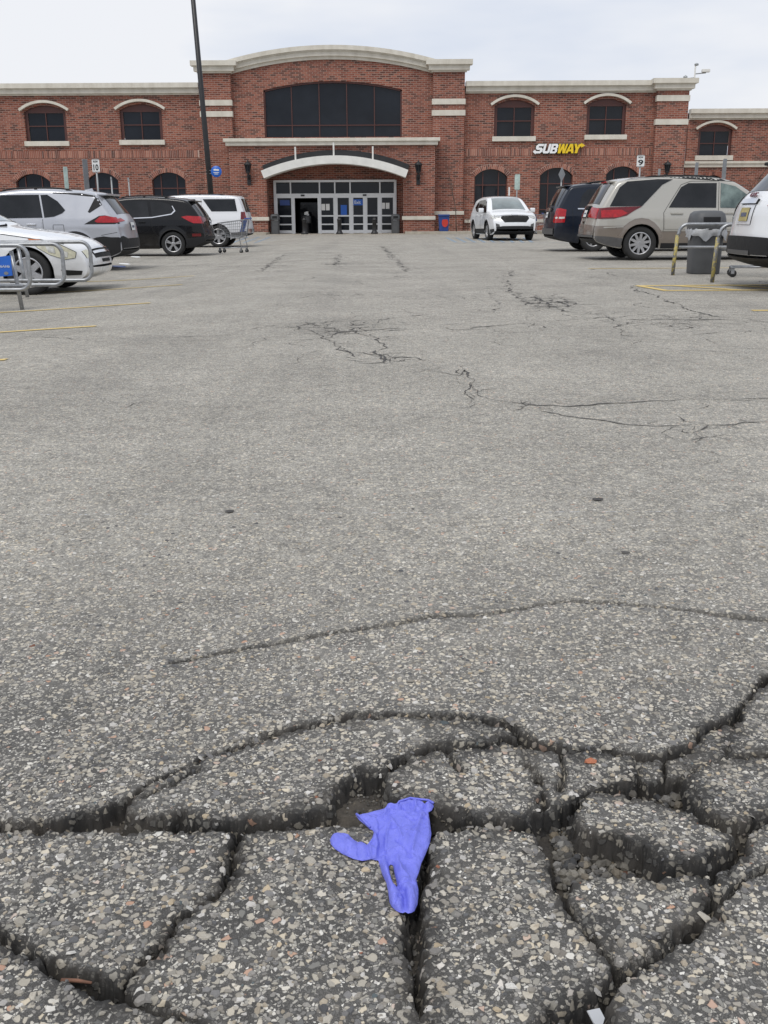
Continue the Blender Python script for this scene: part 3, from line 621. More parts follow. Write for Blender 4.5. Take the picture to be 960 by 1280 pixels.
# children keep world coordinates: shift by the parent's origin instead of a parent inverse
def spart(mb, name, mat, parent=store, smooth=False, bevel=0.):
    o = mb.build(name, mat, None, smooth, bevel); o.parent = parent
    if parent is store: o.location = (0, -YW, 0)
    return o
def wall(name, poly, holes, Y, depth, mat='brick', back=None):
    v, f = cdt(poly, holes); V = [(a, Y, b) for a, b in v]; F = [t[::-1] for t in f]; n = len(V)
    V += [(a, Y+depth, b) for a, b in v]; F2 = []
    for a, b in boundary(f): F2.append((a, b, n+b, n+a))
    m = MB(); m.v = V; m.f = [tuple(reversed(t)) for t in F]+F2
    o = mesh(name, V, [tuple(t) for t in f]+F2, mat, store); o.location = (0, -YW, 0)
    bm = bmesh.new(); bm.from_mesh(o.data); bmesh.ops.recalc_face_normals(bm, faces=bm.faces); bm.to_mesh(o.data); bm.free(); return o
def rectp(x0, x1, z0, z1): return [(x0, z0), (x1, z0), (x1, z1), (x0, z1)]
def archp(x0, x1, z0, zs, zt, n=14):            # opening with a segmental arch: springing zs, crown zt
    w = (x1-x0)/2; s_ = zt-zs; r = (w*w+s_*s_)/(2*s_); cx, cz = (x0+x1)/2, zt-r; a = math.asin(min(1, w/r)); p = [(x0, z0), (x1, z0)]
    for i in range(n+1):
        t = a-2*a*i/n; p.append((cx+r*math.sin(t), cz+r*math.cos(t)))
    return p
def arc(x0, x1, zs, zt, n=20):
    return archp(x0, x1, 0, zs, zt, n)[2:]        # right to left
def band(arcpts, th, y0, y1):                     # moulding of thickness th above an arc
    m = MB(); A = arcpts; n = len(A); B = []
    for i, (x, z) in enumerate(A):
        a, b = A[max(0, i-1)], A[min(n-1, i+1)]; dx, dz = b[0]-a[0], b[1]-a[1]; l = math.hypot(dx, dz); B.append((x+dz/l*th, z-dx/l*th))
    v = [(x, y0, z) for x, z in A]+[(x, y0, z) for x, z in B]+[(x, y1, z) for x, z in A]+[(x, y1, z) for x, z in B]; f = []
    for i in range(n-1): f += [(i, i+1, n+i+1, n+i), (2*n+i, 3*n+i, 3*n+i+1, 2*n+i+1), (n+i, n+i+1, 3*n+i+1, 3*n+i), (i, 2*n+i, 2*n+i+1, i+1)]
    f += [(0, n, 3*n, 2*n), (n-1, 3*n-1, 4*n-1, 2*n-1)]
    return m.add(v, f)
def cornice(x0, x1, zt, h, Y, pj=.42, ends=(1, 1)):     # stepped profile, returns at the ends
    m = MB()
    for a, b, p in ((0, .42, 1.), (.42, .50, .72), (.50, .86, .62), (.86, 1., .25)):
        q = pj*p; m.box(x0-q*ends[0], x1+q*ends[1], Y-q, Y+.2, zt-h*b, zt-h*a)
    return m
def win_objs(x0, x1, z0, z1, Y, cols, rows, arch=None, frame='frame_red', fw=.07, vs_=None, hs=None):
    w = mesh('window', [(x0, Y, z0), (x1, Y, z0), (x1, Y, z1), (x0, Y, z1)], [(0, 1, 2, 3)], 'glass_dark', store) if arch is None else None
    if arch is not None:
        v, f = cdt(arch); w = mesh('window', [(a, Y, b) for a, b in v], f, 'glass_dark', store)
    w.location = (0, -YW, 0); zt = z1 if arch is None else max(b for a, b in arch)
    m = MB()
    for i in range(len(cols)):
        x = cols[i]
        if arch is not None:
            cand = [b for a, b in arch if abs(a-x) < .25 and b > z0+.1]; top = min(cand) if cand else z1
        else: top = z1
        m.box(x-fw/2, x+fw/2, Y-.06, Y-.004, z0, top)
    for z in rows: m.box(x0, x1, Y-.062, Y-.006, z-fw/2, z+fw/2)
    o = m.build('window_frame', frame, w); return w
zb = -.3
# wings
def wing(pxa, pxb, ups, lows, Y, ztop, name):
    xa, xb = bx(pxa, Y), bx(pxb, Y); holes = []; jobs = []
    for (a, b, y0, y1) in ups:
        X0, X1, Z0, Z1 = bx(a, Y, 155), bx(b, Y, 155), bz(y1, Y), bz(y0, Y)
        fr = .13; ap = archp(X0-fr*1.3, X1+fr*1.3, Z0-.02, Z1+.06, Z1+.38); holes.append(ap); jobs.append((X0, X1, Z0, Z1, ap))
    low = []
    for (a, b, ytop, ybot) in lows:
        X0, X1 = bx(a, Y, 230), bx(b, Y, 230); ap = archp(X0, X1, bz(ybot, Y), bz(ytop, Y)-.42, bz(ytop, Y)); holes.append(ap); low.append((X0, X1, ap))
    wall(name, rectp(xa, xb, zb, ztop), holes, Y, .30)
    for X0, X1, Z0, Z1, ap in jobs:
        W_ = win_objs(X0, X1, Z0, Z1, Y+.20, [(X0+X1)/2], [(Z0+Z1)/2+.05], None, fw=.05)
        v, f = cdt(ap, [rectp(X0, X1, Z0, Z1)]); fo = mesh('window_surround', [(a, Y+.14, b) for a, b in v], f, 'frame_red', W_)
        hp = arc(X0-.33, X1+.33, Z1+.08, Z1+.50); o = band(hp, .13, Y-.20, Y+.05).build('hood_mould', 'limestone', W_)
        o = MB().box(X0-.26, X1+.26, Y-.14, Y+.1, Z0-.27, Z0-.02).build('sill', 'limestone', W_, bevel=.012)
    for X0, X1, ap in low:
        zt = max(b for a, b in ap); z0 = ap[0][1]; w3 = (X1-X0)
        W_ = win_objs(X0, X1, z0, zt, Y+.22, [X0+w3*.26, X0+w3*.74, X0+.03, X1-.03], [zt-.83, z0+.06, zt-2.2], ap, fw=.055)
        m = MB(); A = arc(X0-.01, X1+.01, zt-.42, zt, 22); band(A, .25, Y-.006, Y+.02).build('arch_mortar', 'mortar', W_)      # arch of upright bricks, each its own solid
        for i in range(len(A)-1):
            (x0, z0_), (x1, z1_) = A[i], A[i+1]; dx, dz = x1-x0, z1_-z0_; l = math.hypot(dx, dz); nx, nz = dz/l, -dx/l; g = .10; th = .24+rng.uniform(-.008, .008); pr = .012+rng.uniform(0, .012)
            q = [(x0+dx*g, z0_+dz*g), (x1-dx*g, z1_-dz*g), (x1-dx*g*.4+nx*th, z1_-dz*g*.4+nz*th), (x0+dx*g*.4+nx*th, z0_+dz*g*.4+nz*th)]
            m.prism(q, Y-pr, Y+.02)
        m.build('brick_arch', 'brick_arch', W_)
ztW = bz(103, YW)
wing(-190, 268, [(35, 79, 139, 174), (154, 199, 138, 173), (-85, -40, 139.5, 174.5)], [(20, 63, 215, 271), (109, 148, 214, 271), (190, 232, 214, 271), (-70, -28, 215, 271)], YW, ztW-.2, 'wall')
wing(562, 832, [(621.5, 664, 135, 171), (737, 778, 134, 169.5)], [(593, 634, 212, 270), (674.6, 715.5, 210.7, 270), (757, 797, 209.5, 270)], YW, ztW-.2, 'wall')
spart(cornice(bx(-190, YW), bx(249, YW, 110), ztW, .58, YW, ends=(0, 0)), 'cornice', 'limestone'); spart(cornice(bx(582, YW, 110), bx(822, YW, 110), ztW, .58, YW, ends=(0, 0)), 'cornice', 'limestone')
for a, b in ((-190, 249), (582, 820)):                   # soldier course and base band
    m = MB(); X0, X1 = bx(a, YW), bx(b, YW); z0, z1 = bz(195.5, YW), bz(186.5, YW); x = X0
    while x < X1-.1: m.box(x+.010, x+.090, YW-.012-rng.uniform(0, .010), YW+.05, z0, z1); x += .10
    spart(m, 'soldier_course', 'brick_arch'); spart(MB().box(X0, X1, YW-.006, YW+.03, z0, z1), 'soldier_mortar', 'mortar')
    spart(MB().box(X0, X1, YW-.10, YW+.1, bz(279, YW), bz(275, YW)), 'base_band', 'limestone')
# pilasters of the centre
zP = bz(75.5, YP)
for pa, pb in ((251, 289.5), (541, 580.5)):
    X0, X1 = bx(pa, YP, 140), bx(pb, YP, 140)
    spart(MB().box(X0, X1, YP, YW+.4, zb, zP-.3), 'pilaster', 'brick')
    spart(cornice(X0, X1, zP, .58, YP, .38), 'cornice', 'limestone')
    for y0, y1 in ((124, 131), (138, 145)): spart(MB().box(X0-.05, X1+.05, YP-.06, YP+.3, bz(y1, YP), bz(y0, YP)), 'stone_band', 'limestone', bevel=.008)
    spart(MB().box(X0-.06, X1+.06, YP-.08, YP+.2, bz(269, YP), bz(264.3, YP)), 'base_band', 'limestone', bevel=.01)
# right-hand pilaster of the wing
X0, X1 = bx(821, YP, 140), bx(860, YP, 140)
spart(MB().box(X0, X1, YP, YW+9, zb, ztW-.25), 'pilaster', 'brick'); spart(cornice(X0, X1, bz(100.3, YP), .58, YP, .36), 'cornice', 'limestone')
for y0, y1 in ((119, 126.5), (149, 156)): spart(MB().box(X0-.05, X1+.05, YP-.06, YP+.3, bz(y1, YP, 840), bz(y0, YP, 840)), 'stone_band', 'limestone', bevel=.008)
# centre wall with its arched parapet and big window
X0, X1 = bx(289.5, YC, 140), bx(541, YC, 140); zs, zt = bz(90, YC), bz(72, YC)
par = arc(X0, X1, zs, zt, 28)
wx0, wx1 = bx(330, YC, 140), bx(502.5, YC, 140); wz0, wzs, wzt = bz(171, YC), bz(112, YC), bz(101, YC)
wo = archp(wx0, wx1, wz0, wzs, wzt, 24)
wall('wall', [(X0, zb+3), (X1, zb+3)]+par, [wo], YC, .35)
for th0, th1, pj in ((-.08, .08, .10), (.08, .30, .24), (.30, .36, .30), (.36, .58, .40)):
    A = [(x, z) for x, z in par]; lo = band(A, th0, 0, 1); n = len(A)
    B = [(lo.v[n+i][0], lo.v[n+i][2]) for i in range(n)] if th0 else A
    spart(band(B, th1-th0, YC-pj, YC+.3), 'parapet_moulding', 'limestone')
cols = [wx0+(wx1-wx0)*i/5 for i in range(1, 5)]
v, f = cdt(wo); W_ = mesh('window', [(a, YC+.18, b) for a, b in v], f, 'glass_dark', store); W_.location = (0, -YW, 0)
m = MB()
for x in cols: m.box(x-.022, x+.022, YC+.12, YC+.176, wz0, wzs+.1+(wzt-wzs)*(1-((x-(wx0+wx1)/2)/((wx1-wx0)/2))**2)*.85)
zr = bz(156, YC); m.box(wx0, wx1, YC+.118, YC+.174, zr-.022, zr+.022); m.build('window_frame', 'frame_red', W_)
m = band(arc(wx0, wx1, wzs, wzt, 24), -.09, YC+.08, YC+.19); m.box(wx0, wx0+.08, YC+.08, YC+.19, wz0, wzs); m.box(wx1-.08, wx1, YC+.08, YC+.19, wz0, wzs); m.build('window_surround', 'frame_red', W_)
# entrance front
X0, X1 = bx(288, YE, 230), bx(543.5, YE, 230); zE = bz(172.5, YE)
ox0, ox1 = bx(334, YE, 250), bx(504, YE, 250); oz = bz(205, YE)
op = archp(ox0, ox1, zb+.02, bz(222, YE), oz, 20)
wall('wall', rectp(X0, X1, zb, zE-.1), [op], YE, 1.3)
m = MB(); m.box(X0-.25, X1+.25, YE-.30, YC+.05, zE-.17, zE); m.box(X0-.14, X1+.14, YE-.20, YE+.4, zE-.36, zE-.17); spart(m, 'cornice', 'limestone', bevel=.02)
for a, b in ((X0-.05, ox0+.06), (ox1-.06, X1+.05)): spart(MB().box(a, b, YE-.08, YE+.3, bz(275, YE), bz(270.4, YE)), 'base_band', 'limestone', bevel=.01)
# canopy: curved white fascia, black roof behind, three hangers
cx0, cx1 = bx(329.5, YE-1.2, 215), bx(507, YE-1.2, 215); Yc = YE-1.2
ca = arc(cx0, cx1, bz(222, Yc), bz(204, Yc), 28)
spart(band(ca, .40, Yc, YE+.02), 'canopy_fascia', 'white_metal')
A = [(lo[0], lo[1]) for lo in ca]; q = band(A, .42, 0, 1); n = len(A); B = [(q.v[n+i][0], q.v[n+i][2]) for i in range(n)]
spart(band([( x*.985, z) for x, z in B], .30, YE-.35, YE+.03), 'canopy_roof', 'black_metal')
for px in (369, 417, 466):
    x = bx(px, Yc, 195); z0 = np.interp(x, [b[0] for b in B[::-1]], [b[1] for b in B[::-1]])
    spart(MB().tube([(x, Yc+.15, z0-.05), (x, Yc+.15, z0+.62)], .045, 8), 'canopy_hanger', 'white_metal')
# glazed entrance
YD = YE+1.25
dx = lambda p: bx(p, YD, 262); dz_ = lambda p: bz(p, YD)
sx0, sx1 = dx(344.5), dx(494); dt, hb0, hb1 = dz_(226), dz_(247), dz_(241.5)
ent = mesh('entrance_wall', *((lambda v, f: ([(a, YD+.04, b) for a, b in v], f))(*cdt(rectp(ox0-.4, ox1+.4, zb, oz+.3), [rectp(sx0, sx1, zb+.02, dt)]))), 'brick', store); ent.location = (0, -YW, 0)
m = MB(); fw = .07
for p in (344.5, 494): m.box(dx(p)-fw, dx(p)+fw, YD-.08, YD+.08, .0, dt+.04)
m.box(sx0, sx1, YD-.081, YD+.081, dt-.06, dt+.06); m.box(sx0, sx1, YD-.10, YD+.10, hb0, hb1)
for p in (364, 400, 419, 438, 475): m.box(dx(p)-.035, dx(p)+.035, YD-.078, YD+.06, hb1, dt)
for p in (367, 399, 419.5, 439, 456.5, 474.7): m.box(dx(p)-.075, dx(p)+.075, YD-.079, YD+.06, .0, hb0)
spart(m, 'entrance_frame', 'aluminium')
tp = [344.5, 364, 400, 419, 438, 475, 494]
for a, b in zip(tp[:-1], tp[1:]): spart(MB().box(dx(a)+.03, dx(b)-.03, YD, YD+.02, hb1, dt-.05), 'transom_pane', 'glass_dark')
for a, b in ((344.5, 367), (399, 419.5), (419.5, 439), (439, 456.5), (456.5, 474.7), (474.7, 494)):
    x0, x1 = dx(a)+.07, dx(b)-.07
    D = spart(MB().box(x0, x1, YD-.01, YD+.02, .05, hb0), 'glass_door', 'glass_dark'); m = MB()
    for y0, y1 in ((268.6, 270.4), (279.2, 280.8), (287.3, 291)): m.box(x0-.002, x1+.002, YD-.06, YD+.03, max(.02, dz_(y1)), dz_(y0))
    m.box(x0-.002, x0+.05, YD-.058, YD+.028, .02, hb0); m.box(x1-.05, x1+.002, YD-.058, YD+.028, .02, hb0)
    m.build('door_rail', 'aluminium', D)
for p in (379, 456): spart(MB().box(dx(p)-.10, dx(p)+.10, YD-.16, YD-.10, dz_(244.8), dz_(242.8)), 'door_sensor', 'black_metal')
# what the open leaf shows: a dark vestibule
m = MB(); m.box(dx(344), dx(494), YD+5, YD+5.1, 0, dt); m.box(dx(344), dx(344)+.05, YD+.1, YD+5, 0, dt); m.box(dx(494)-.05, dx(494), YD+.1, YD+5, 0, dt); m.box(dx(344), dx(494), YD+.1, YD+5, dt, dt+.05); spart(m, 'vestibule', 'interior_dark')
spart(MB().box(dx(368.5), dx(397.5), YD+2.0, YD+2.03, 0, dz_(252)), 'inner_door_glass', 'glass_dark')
# right-hand block, set back
ztR = bz(136.5, YR, 900)
def wingR():
    a, b, y0, y1 = 875.6, 911, 164, 194; X0, X1, Z0, Z1 = bx(a, YR, 180), bx(b, YR, 180), bz(y1, YR, 895), bz(y0, YR, 895)
    ap = archp(X0-.17, X1+.17, Z0-.02, Z1+.06, Z1+.38); L0, L1 = bx(876, YR, 230), bx(905, YR, 230); lt = bz(219, YR, 890); lp = archp(L0, L1, .9, lt-.42, lt)
    wall('wall', rectp(bx(858, YR), bx(1250, YR), zb, ztR-.2), [ap, lp], YR, .3)
    W_ = win_objs(X0, X1, Z0, Z1, YR+.2, [(X0+X1)/2], [(Z0+Z1)/2], None, fw=.05)
    v, f = cdt(ap, [rectp(X0, X1, Z0, Z1)]); mesh('window_surround', [(p, YR+.14, q) for p, q in v], f, 'frame_red', W_)
    band(arc(X0-.33, X1+.33, Z1+.08, Z1+.50), .13, YR-.2, YR+.05).build('hood_mould', 'limestone', W_)
    MB().box(X0-.3, X1+.3, YR-.14, YR+.1, Z0-.3, Z0-.02).build('sill', 'limestone', W_)
    win_objs(L0, L1, .9, lt, YR+.22, [L0+.5, L1-.5], [lt-.9], lp, fw=.055)
    m = MB(); A = arc(L0-.01, L1+.01, lt-.42, lt, 28)
    for i in range(len(A)-1):
        (x0, z0_), (x1, z1_) = A[i], A[i+1]; ddx, ddz = x1-x0, z1_-z0_; l = math.hypot(ddx, ddz); nx, nz = ddz/l, -ddx/l; th = .24
        m.prism([(x0+ddx*.1, z0_+ddz*.1), (x1-ddx*.1, z1_-ddz*.1), (x1+nx*th, z1_+nz*th), (x0+nx*th+ddx*.06, z0_+nz*th+ddz*.06)], YR-.015, YR+.02)
    spart(m, 'brick_arch', 'brick_arch')
    spart(cornice(bx(858, YR), bx(1250, YR), ztR, .62, YR, .4, (0, 0)), 'cornice', 'limestone')
    m = MB(); m.box(bx(856, YR), bx(1250, YR), YR-.18, YR+.1, bz(204.5, YR, 900), bz(201.5, YR, 900)); m.box(bx(856, YR), bx(1250, YR), YR-.10, YR+.1, bz(209, YR, 900), bz(204.5, YR, 900)); spart(m, 'stone_band', 'limestone')
wingR()
m = MB(); m.box(bx(-190, YW), bx(-190, YW)+.3, YW+.2, YW+30, zb, ztW-.3); m.box(bx(-190, YW), bx(858, YW), YW+.28, YW+30, ztW-.6, ztW-.5); m.box(bx(858, YR), bx(1250, YR), YR+.25, YR+25, ztR-.6, ztR-.5); spart(m, 'roof_deck', 'concrete')
m = MB(); m.box(bx(251, YP), bx(580, YP), YC+.3, YC+.6, zb+3, zs); spart(m, 'parapet_back', 'brick')
# pavement in front of the store
pv = MB(); pv.box(bx(-190, YW), bx(333, YE), YE-1.5, YW+.2, -.2, .13); pv.box(bx(506, YE), bx(1250, YE), YE-1.5, YR+.2, -.2, .13); pv.box(bx(333, YE)-.01, bx(506, YE)+.01, YE-1.45, YD+6, -.2, .02)
pav = pv.build('pavement', 'concrete', None); tag(pav, 'beige concrete pavement along the store front', kind='structure')
# sign with raised letters
sg = thing('shop_sign', 'white and yellow raised letters on the brick wall above arched windows', 'sign', (bx(698, YW), YW, bz(186, YW, 698)))
def W2S(px, py): p = P(px, py, YW-.25); return (p.x-sg.location.x, p.z-sg.location.z)
xl = [669.5, 679, 688.3, 697.3, 709, 717.5, 725.5]
zt_, zb_ = W2S(698, 179.8)[1], W2S(698, 191.6)[1]
GL = {'S': ([(.0, 0), (.74, 0), (1, .2), (1, .44), (.8, .62), (.36, .62), (.36, .76), (1, .76), (1, 1), (.26, 1), (0, .82), (0, .56), (.2, .38), (.64, .38), (.64, .24), (0, .24)], []),
      'U': ([(.18, 0), (.82, 0), (1, .16), (1, 1), (.68, 1), (.68, .24), (.32, .24), (.32, 1), (0, 1), (0, .16)], []),
      'B': ([(0, 0), (.78, 0), (1, .16), (1, .42), (.88, .51), (1, .60), (1, .85), (.80, 1), (0, 1)], [[(.33, .2), (.67, .2), (.67, .40), (.33, .40)], [(.33, .61), (.67, .61), (.67, .80), (.33, .80)]]),
      'W': ([(0, 1), (.10, 0), (.38, 0), (.5, .48), (.62, 0), (.90, 0), (1, 1), (.80, 1), (.745, .40), (.60, 1), (.40, 1), (.255, .40), (.20, 1)], []),
      'A': ([(0, 0), (.27, 0), (.33, .2), (.67, .2), (.73, 0), (1, 0), (.68, 1), (.32, 1)], [[(.40, .40), (.60, .40), (.5, .76)]]),
      'Y': ([(0, 1), (.33, .42), (.33, 0), (.67, 0), (.67, .42), (1, 1), (.70, 1), (.5, .64), (.30, 1)], [])}
def glyph(name, ch, x0, x1, z0, z1, ya, yb, mat):
    po, ho = GL[ch]; mp_ = lambda q: [(x0+(x1-x0)*a+.24*(z1-z0)*(b-.5), z0+(z1-z0)*b) for a, b in q]
    if sum(po[k][0]*po[(k+1) % len(po)][1]-po[(k+1) % len(po)][0]*po[k][1] for k in range(len(po))) < 0: po = po[::-1]
    v, f = cdt(mp_(po), [mp_(h) for h in ho]); n = len(v); m = MB()
    m.add([(a, ya, b) for a, b in v]+[(a, yb, b) for a, b in v], list(f)+[tuple(n+k for k in t[::-1]) for t in f]+[(a, b, n+b, n+a) for a, b in boundary(f)])
    return m.build(name, mat, sg)
for i, ch in enumerate('SUBWAY'):
    a, b = W2S(xl[i], 186)[0]+.012, W2S(xl[i+1], 186)[0]-.012
    if ch in 'AY': a -= .05; b += .05
    glyph('letter_edge', ch, a-.025, b+.025, zb_-.03, zt_+.03, -.17, -.04, 'sub_edge'); glyph('letter', ch, a, b, zb_, zt_, -.23, -.165, 'sub_white' if i < 3 else 'sub_yellow')
def arrow(pts, mat): m = MB(); m.prism([W2S(*p) for p in pts], -.235, -.10); m.build('letter_arrow', mat, sg)
arrow([(666, 189.5), (669.5, 187), (669.5, 188.6), (674, 189), (674, 191.3), (669.5, 191.2), (669.5, 192.8)], 'sub_white')
arrow([(722, 181), (727, 180.5), (727, 178.6), (731.5, 181.8), (726.6, 184.6), (726.8, 182.9), (724, 183.2)], 'sub_yellow')
# papers and signs on the glass
def flat(name, label, cat, px0, px1, py0, py1, Y, mat, group=None, th=.012):
    x0, x1 = bx(px0, Y, (py0+py1)/2), bx(px1, Y, (py0+py1)/2); z0, z1 = bz(py1, Y), bz(py0, Y)
    o = MB().box(-(x1-x0)/2, (x1-x0)/2, -th, 0, 0, z1-z0).build(name, mat); o.location = ((x0+x1)/2, Y, z0); return tag(o, label, cat, group)
for i, (a, lb) in enumerate(((401.8, 'left sheet of white paper taped inside the fixed door beside the open leaf'), (407.4, 'right sheet of white paper taped inside the fixed door beside the open leaf'), (476.6, 'left sheet of white paper on the rightmost entrance door'), (482.2, 'right sheet of white paper on the rightmost entrance door'))):
    flat('paper_notice', lb, 'paper', a, a+4.6, 254.5 if i < 2 else 253.5, 262.5 if i < 2 else 261, YD-.015, 'paper', 'paper notices on the entrance doors')
flat('poster', 'bright blue poster on the glass door left of the exit sign', 'poster', 426, 433.6, 256, 268.4, YD-.015, 'sign_blue')
flat('poster', 'dark blue poster on the leftmost entrance door', 'poster', 350, 362, 249.5, 256, YD-.015, 'bin_blue')
ex = flat('exit_sign', 'small blue exit sign on a glass entrance door', 'sign', 440.6, 453.4, 249, 256.4, YD-.02, 'sign_blue')
fit_text('lettering', 'Exit', 'sign_white', ex, 0, -.018, .16, .34, .17, offset=.01)
# ---------------------------------------------------------------- vehicles
def chaikin(p, it=2):
    p = [np.array(q, float) for q in p]
    for _ in range(it):
        o = [p[0]]
        for a, b in zip(p[:-1], p[1:]): o += [a*.75+b*.25, a*.25+b*.75]
        p = o+[p[-1]]
    return np.array(p)
def wheel_mesh(rad, rim, wid, spokes, style):
    t = MB(); w = wid/2
    t.lathe([(rim-.015, -w*.70), (rim+.004, -w*.86), (rim+.03, -w*.98), (rad-.045, -w), (rad-.014, -w*.90), (rad, -w*.70), (rad, 0), (rad, w*.70), (rad-.014, w*.90), (rad-.045, w), (rim+.03, w*.98), (rim+.004, w*.86), (rim-.015, w*.70), (rim-.02, 0), (rim-.015, -w*.70)], n=40, axis='y')
    r = MB()                                       # outer face towards +y
    r.lathe([(rim, w*.60), (rim, w*.84), (rim-.012, w*.88), (rim-.022, w*.84), (rim-.03, w*.4), (rim-.035, -w*.6)], n=40, axis='y')
    r.lathe([(.0, w*.78), (.035, w*.78), (.06, w*.70), (.065, w*.3)], n=20, axis='y')
    for i in range(spokes):
        a = 2*math.pi*i/spokes
        offs = (0,) if style != 'double' else (-.13, .13)
        for o_ in offs:
            w0, w1 = (.030, .024) if style == 'thin' else ((.048, .040) if style == 'thick' else (.020, .018))
            ci, si = math.cos(a), math.sin(a); c2, s2 = math.cos(a+o_), math.sin(a+o_)
            pts = []
            for (ra, wa, h, cc, ss) in ((.035, w0, w*.76, ci, si), (rim-.015, w1, w*.80, c2, s2)):
                for sg_ in (-1, 1): pts.append((ra*cc-sg_*wa*ss, h, ra*ss+sg_*wa*cc))
                for sg_ in (-1, 1): pts.append((ra*cc-sg_*wa*1.2*ss, h-.035, ra*ss+sg_*wa*1.2*cc))
            r.add(pts, [(0, 1, 5, 4), (0, 4, 6, 2), (1, 3, 7, 5), (2, 6, 7, 3), (0, 2, 3, 1), (4, 5, 7, 6)])
    d = MB(); d.lathe([(.0, w*.25), (rim-.03, w*.25), (rim-.03, w*.2)], n=32, axis='y')
    return t, r, d
class Car:
    def __init__(s, name, label, S, loc, rz, group='cars parked along the aisle'):
        s.S = S; s.root = thing(name, label, S.get('cat', 'car'), loc, rz, group); s.paint = S['paint']
        top = chaikin(S['top'], 2); bot = chaikin(S['bot'], 2)
        for A in (top, bot):
            for i in range(1, len(A)): A[i, 0] = max(A[i, 0], A[i-1, 0]+2e-4)
        s.top, s.bot, s.L = top, bot, S['L']
        pts = resamp([tuple(p) for p in top], .04, False); X = [p[0] for p in pts]+[p[0] for p in bot]+list(np.linspace(0, s.L, 70))
        s.arch = S['arch']                          # (cx, r, wheel radius)
        for cx, Ra, wr in s.arch: X += [cx-Ra*math.cos(t) for t in np.linspace(0, math.pi, 25)]+[cx-Ra-.002, cx+Ra+.002]
        X = np.array(sorted(x for x in X if 0 <= x <= s.L)); k = [X[0]]
        for x in X[1:]:
            if x-k[-1] > 8e-4: k.append(x)
        s.X = np.array(k); s.T = s.topf(s.X); s.B = s.botf(s.X)
        g = np.gradient(s.T, s.X); s.cosa = 1/np.sqrt(1+g*g); dT = np.stack([np.ones_like(g), g], 1)*s.cosa[:, None]; s.N = np.stack([-dT[:, 1], dT[:, 0]], 1)
        s.body()
    def topf(s, x): return np.interp(x, s.top[:, 0], s.top[:, 1])
    def botf(s, x, arches=True):
        b = np.interp(x, s.bot[:, 0], s.bot[:, 1])
        if arches:
            for cx, Ra, wr in s.arch:
                d = np.abs(np.asarray(x)-cx); b = np.where(d < Ra, np.maximum(b, wr+np.sqrt(np.maximum(Ra*Ra-d*d, 0))), b)
        return b
    def wbase(s, x, z):
        S = s.S; pz = [p[0] for p in S['prof']]; pw = [p[1] for p in S['prof']]
        w = S['W']*np.interp(z, pz, pw); L = s.L; tf, kf = S.get('tf', (1.1, .13)); tr, kr = S.get('tr', (.7, .07))
        u = np.clip((x-(L-tf))/tf, 0, 1); w = w*(1-kf*u**2.4); u = np.clip((tr-x)/tr, 0, 1); w = w*(1-kr*u**2.2)
        for cx, Ra, wr in s.arch:                  # soft flare round the wheels
            d = np.sqrt((x-cx)**2+(z-wr)**2); w = w+.016*np.exp(-((d-Ra)/.07)**2)
        return w
    def w(s, x, z):
        x = np.asarray(x, float); z = np.asarray(z, float); w = s.wbase(x, z); r = s.S.get('r', .07)
        ca = np.interp(x, s.X, s.cosa); d = np.clip((s.topf(x)-z)*ca/r, 0, 1); w = w-r*(1-np.sqrt(np.maximum(0, 1-(1-d)**2)))
        return w
    def body(s):
        M_, K = 44, 16; tau = (1-np.cos(np.pi*np.arange(M_+1)/M_))/2; X = s.X; n = len(X); V = []
        bul = s.S.get('bulge', (.035, .10)); s.bl = bul[0]+(bul[1]-bul[0])*np.abs(s.N[:, 0])**1.5
        zz = s.B[:, None]+(s.T-s.B)[:, None]*tau[None]; ww = s.w(np.repeat(X[:, None], M_+1, 1), zz); s.we = ww[:, -1]
        ring = []
        side = np.stack([np.repeat(X[:, None], M_+1, 1), -ww, zz], 2); vs_ = np.linspace(-1, 1, K+1)[1:-1]
        b = s.bl[:, None]*(1-np.abs(vs_[None])**2.6); cap = np.stack([X[:, None]+s.N[:, 0:1]*b, s.we[:, None]*vs_[None], s.T[:, None]+s.N[:, 1:2]*b], 2)
        sl_ = side[:, ::-1].copy(); sl_[:, :, 1] *= -1
        A = np.concatenate([side, cap, sl_], 1); m = A.shape[1]; I = np.arange(n*m).reshape(n, m)
        F = np.stack([I[:-1, :-1].ravel(), I[1:, :-1].ravel(), I[1:, 1:].ravel(), I[:-1, 1:].ravel()], 1)
        o = np_mesh('body', A.reshape(-1, 3), F, s.paint, s.root, True); s.bodyo = o
        gb = np.gradient(np.interp(X, s.bot[:, 0], s.bot[:, 1]), X); cb = 1/np.sqrt(1+gb*gb); nb = np.stack([gb*cb, -cb], 1)
        for end, sel in (('rear', X < .55), ('front', X > s.L-.6)):
            xi = X[sel]; zi = np.interp(xi, s.bot[:, 0], s.bot[:, 1]); ok = s.B[sel] < zi+.01; xi, zi, ni = xi[ok], zi[ok], nb[sel][ok]; wi = s.w(xi, zi); vv = np.linspace(-1, 1, 15); bb = (bul[1]*np.abs(ni[:, 0:1])**1.2)*(1-np.abs(vv[None])**2.6)
            Q = np.stack([xi[:, None]+ni[:, 0:1]*bb, wi[:, None]*vv[None], zi[:, None]+ni[:, 1:2]*bb*.3], 2); I2 = np.arange(Q.shape[0]*15).reshape(-1, 15)
            np_mesh('bumper_underside', Q.reshape(-1, 3), np.stack([I2[:-1, :-1].ravel(), I2[:-1, 1:].ravel(), I2[1:, 1:].ravel(), I2[1:, :-1].ravel()], 1), s.S.get('low', 'car_plastic'), s.root, True)
        # underbody and wheel wells
        u = MB(); xs_ = np.linspace(.04, s.L-.04, 40); zb_ = s.botf(xs_, False)+.015; W_ = s.S['W']*.90
